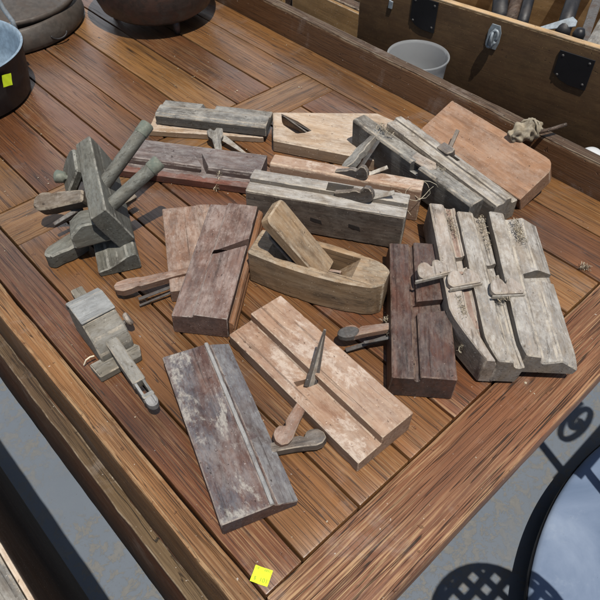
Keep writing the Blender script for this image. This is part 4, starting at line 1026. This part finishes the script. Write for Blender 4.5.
strew('clump of shavings at the top of the bluish rightmost plane', (0.7089,0.3067,0.0500), (0.6818,0.2726,0.0490), 130, M['shav'], .009, .003)
strew('tuft of shavings hanging below the wedge of the middle leaning plane', (0.5264,0.2671,0.0560), (0.5067,0.2419,0.0540), 60, M['shav'], .010)
strew('tuft of shavings under the wedge of the rightmost leaning plane', (0.5576,0.2294,0.0560), (0.5723,0.2230,0.0560), 45, M['shav'], .009)
strew('straw coloured tuft at the near foot of the leftmost leaning plane', (0.4859,0.2222,0.0260), (0.5019,0.2183,0.0300), 70, M['straw'], .013, .003)
strew('pale tuft on the bench under the middle leaning plane', (0.5033,0.1896,0.0050), (0.5069,0.1768,0.0040), 90, M['straw'], .010, .003)
strew('strand of shavings dangling from the dark plum plane', (0.4883,0.7177,0.0220), (0.4640,0.6969,0.0040), 34, M['straw'], .011, .0015)
strew('shavings stuck in the slot of the narrow grey green plane', (0.7094,0.5770,0.0780), (0.7050,0.5428,0.0780), 70, M['shav'], .010, .003)
strew('shavings in the mouth of the narrow grey green plane', (0.7056,0.4612,0.0660), (0.7065,0.4365,0.0660), 40, M['shav'], .009)
strew('shavings around the iron of the dark mahogany plane', (0.4543,0.3222,0.0220), (0.4388,0.3044,0.0200), 50, M['shav'], .009)
strew('small fluffy tuft lying alone on the boards at the right', (0.7497,0.2049,0.0020), (0.7583,0.1970,0.0020), 70, M['shav'], .007, .0028)
curls('wire_strands', 'thin wires sticking out by the wedges of the middle planes', (0.6498,0.4371,0.0500), (.010,.008,.006), 2, M['straw'], .055, .00035, None)['category'] = 'wire'
# crumbs
rb = random.Random(5); bms = []
spots = [(0.5223,0.1460,0.0000),(0.5131,0.1283,0.0000),(0.6118,0.1525,0.0000),(0.4901,0.1940,0.0000),(0.8104,0.9571,0.0000),(0.6844,0.9223,0.0000),(0.7889,0.8484,0.0000)]
for i in range(150):
    if i < 14: c = Vector(spots[i % 7])+Vector((rb.gauss(0,.002), rb.gauss(0,.002), 0)); s = rb.uniform(.0007,.0018)
    else:
        c = Vector((rb.uniform(.13,.9), rb.uniform(.1,1.2), 0)); s = rb.uniform(.0003,.0010)
    b = bmesh.new(); b.faces.layers.float.new('wear'); bmesh.ops.create_icosphere(b, subdivisions=1, radius=s)
    for v in b.verts: v.co = Vector((v.co.x*rb.uniform(.7,1.8), v.co.y*rb.uniform(.7,1.5), v.co.z*.5))+c+Vector((0,0,s*.4+.0006))
    bms.append(b)
o = add_obj('wood_crumbs', finish(join(bms)), M['shav']); tag(o, 'pale crumbs and dust specks scattered on the bench boards', 'crumbs', kind='stuff')

# ------------------------------------------------------------------ light and camera
sd = Vector((.11,.33,-1)).normalized()          # the way the sunlight travels
el = math.asin(-sd.z); rotz = math.atan2(-sd.x, -sd.y)
w = D.worlds.new('World'); sc.world = w; w.use_nodes = True
nt = w.node_tree; bg = nt.nodes['Background']; sky = nt.nodes.new('ShaderNodeTexSky'); sky.sky_type = 'NISHITA'
sky.sun_disc = False; sky.sun_elevation = el; sky.sun_rotation = rotz
bg.inputs[1].default_value = .075
# unseen bright cloud bank, added low in the sky for sheen on the far boards
gw = G(nt); tcw = nt.nodes.new('ShaderNodeTexCoord').outputs['Generated']
sxw = nt.nodes.new('ShaderNodeSeparateXYZ'); nt.links.new(tcw, sxw.inputs[0])
cn = gw.noise(tcw, (3.2,3.2,5.5), 7, .6, (2,1,3), dist=.3)
band = gw.math('MULTIPLY', gw.step(sxw.outputs['Z'], .05, .25), gw.step(sxw.outputs['Z'], .5, .85, True))
cm_ = gw.math('MULTIPLY', gw.math('MULTIPLY', gw.step(cn, .40, .58), band), gw.step(sxw.outputs['Y'], .1, .5))
mxw = gw.mix(cm_, sky.outputs[0], (22.0,22.6,23.5))
nt.links.new(mxw, bg.inputs[0])
L = D.lights.new('sun', 'SUN'); L.energy = 4.9; L.angle = R_(.5); L.color = (1,.94,.85)
lo = D.objects.new('sun', L); COL.objects.link(lo); lo.rotation_euler = sd.to_track_quat('-Z','Y').to_euler(); lo.location = (0,0,4)

cam = D.cameras.new('camera'); co = D.objects.new('camera', cam); COL.objects.link(co)
cam.sensor_width = 36; cam.sensor_fit = 'HORIZONTAL'; cam.lens = 38.5535; cam.clip_start = .02; cam.clip_end = 100
RW = Matrix([[0.7349245, -0.6781153, 0.0067565], [0.5000768, 0.5486464, 0.6700077], [-0.4580494, -0.4890263, 0.7423234]])
m4 = RW.transposed().to_4x4(); m4.translation = (0,0,.66); co.matrix_world = m4
sc.camera = co
sc.view_settings.view_transform = 'Standard'; sc.view_settings.look = 'None'; sc.view_settings.exposure = 0
sc.cycles.max_bounces = 6
bpy.context.view_layer.update()
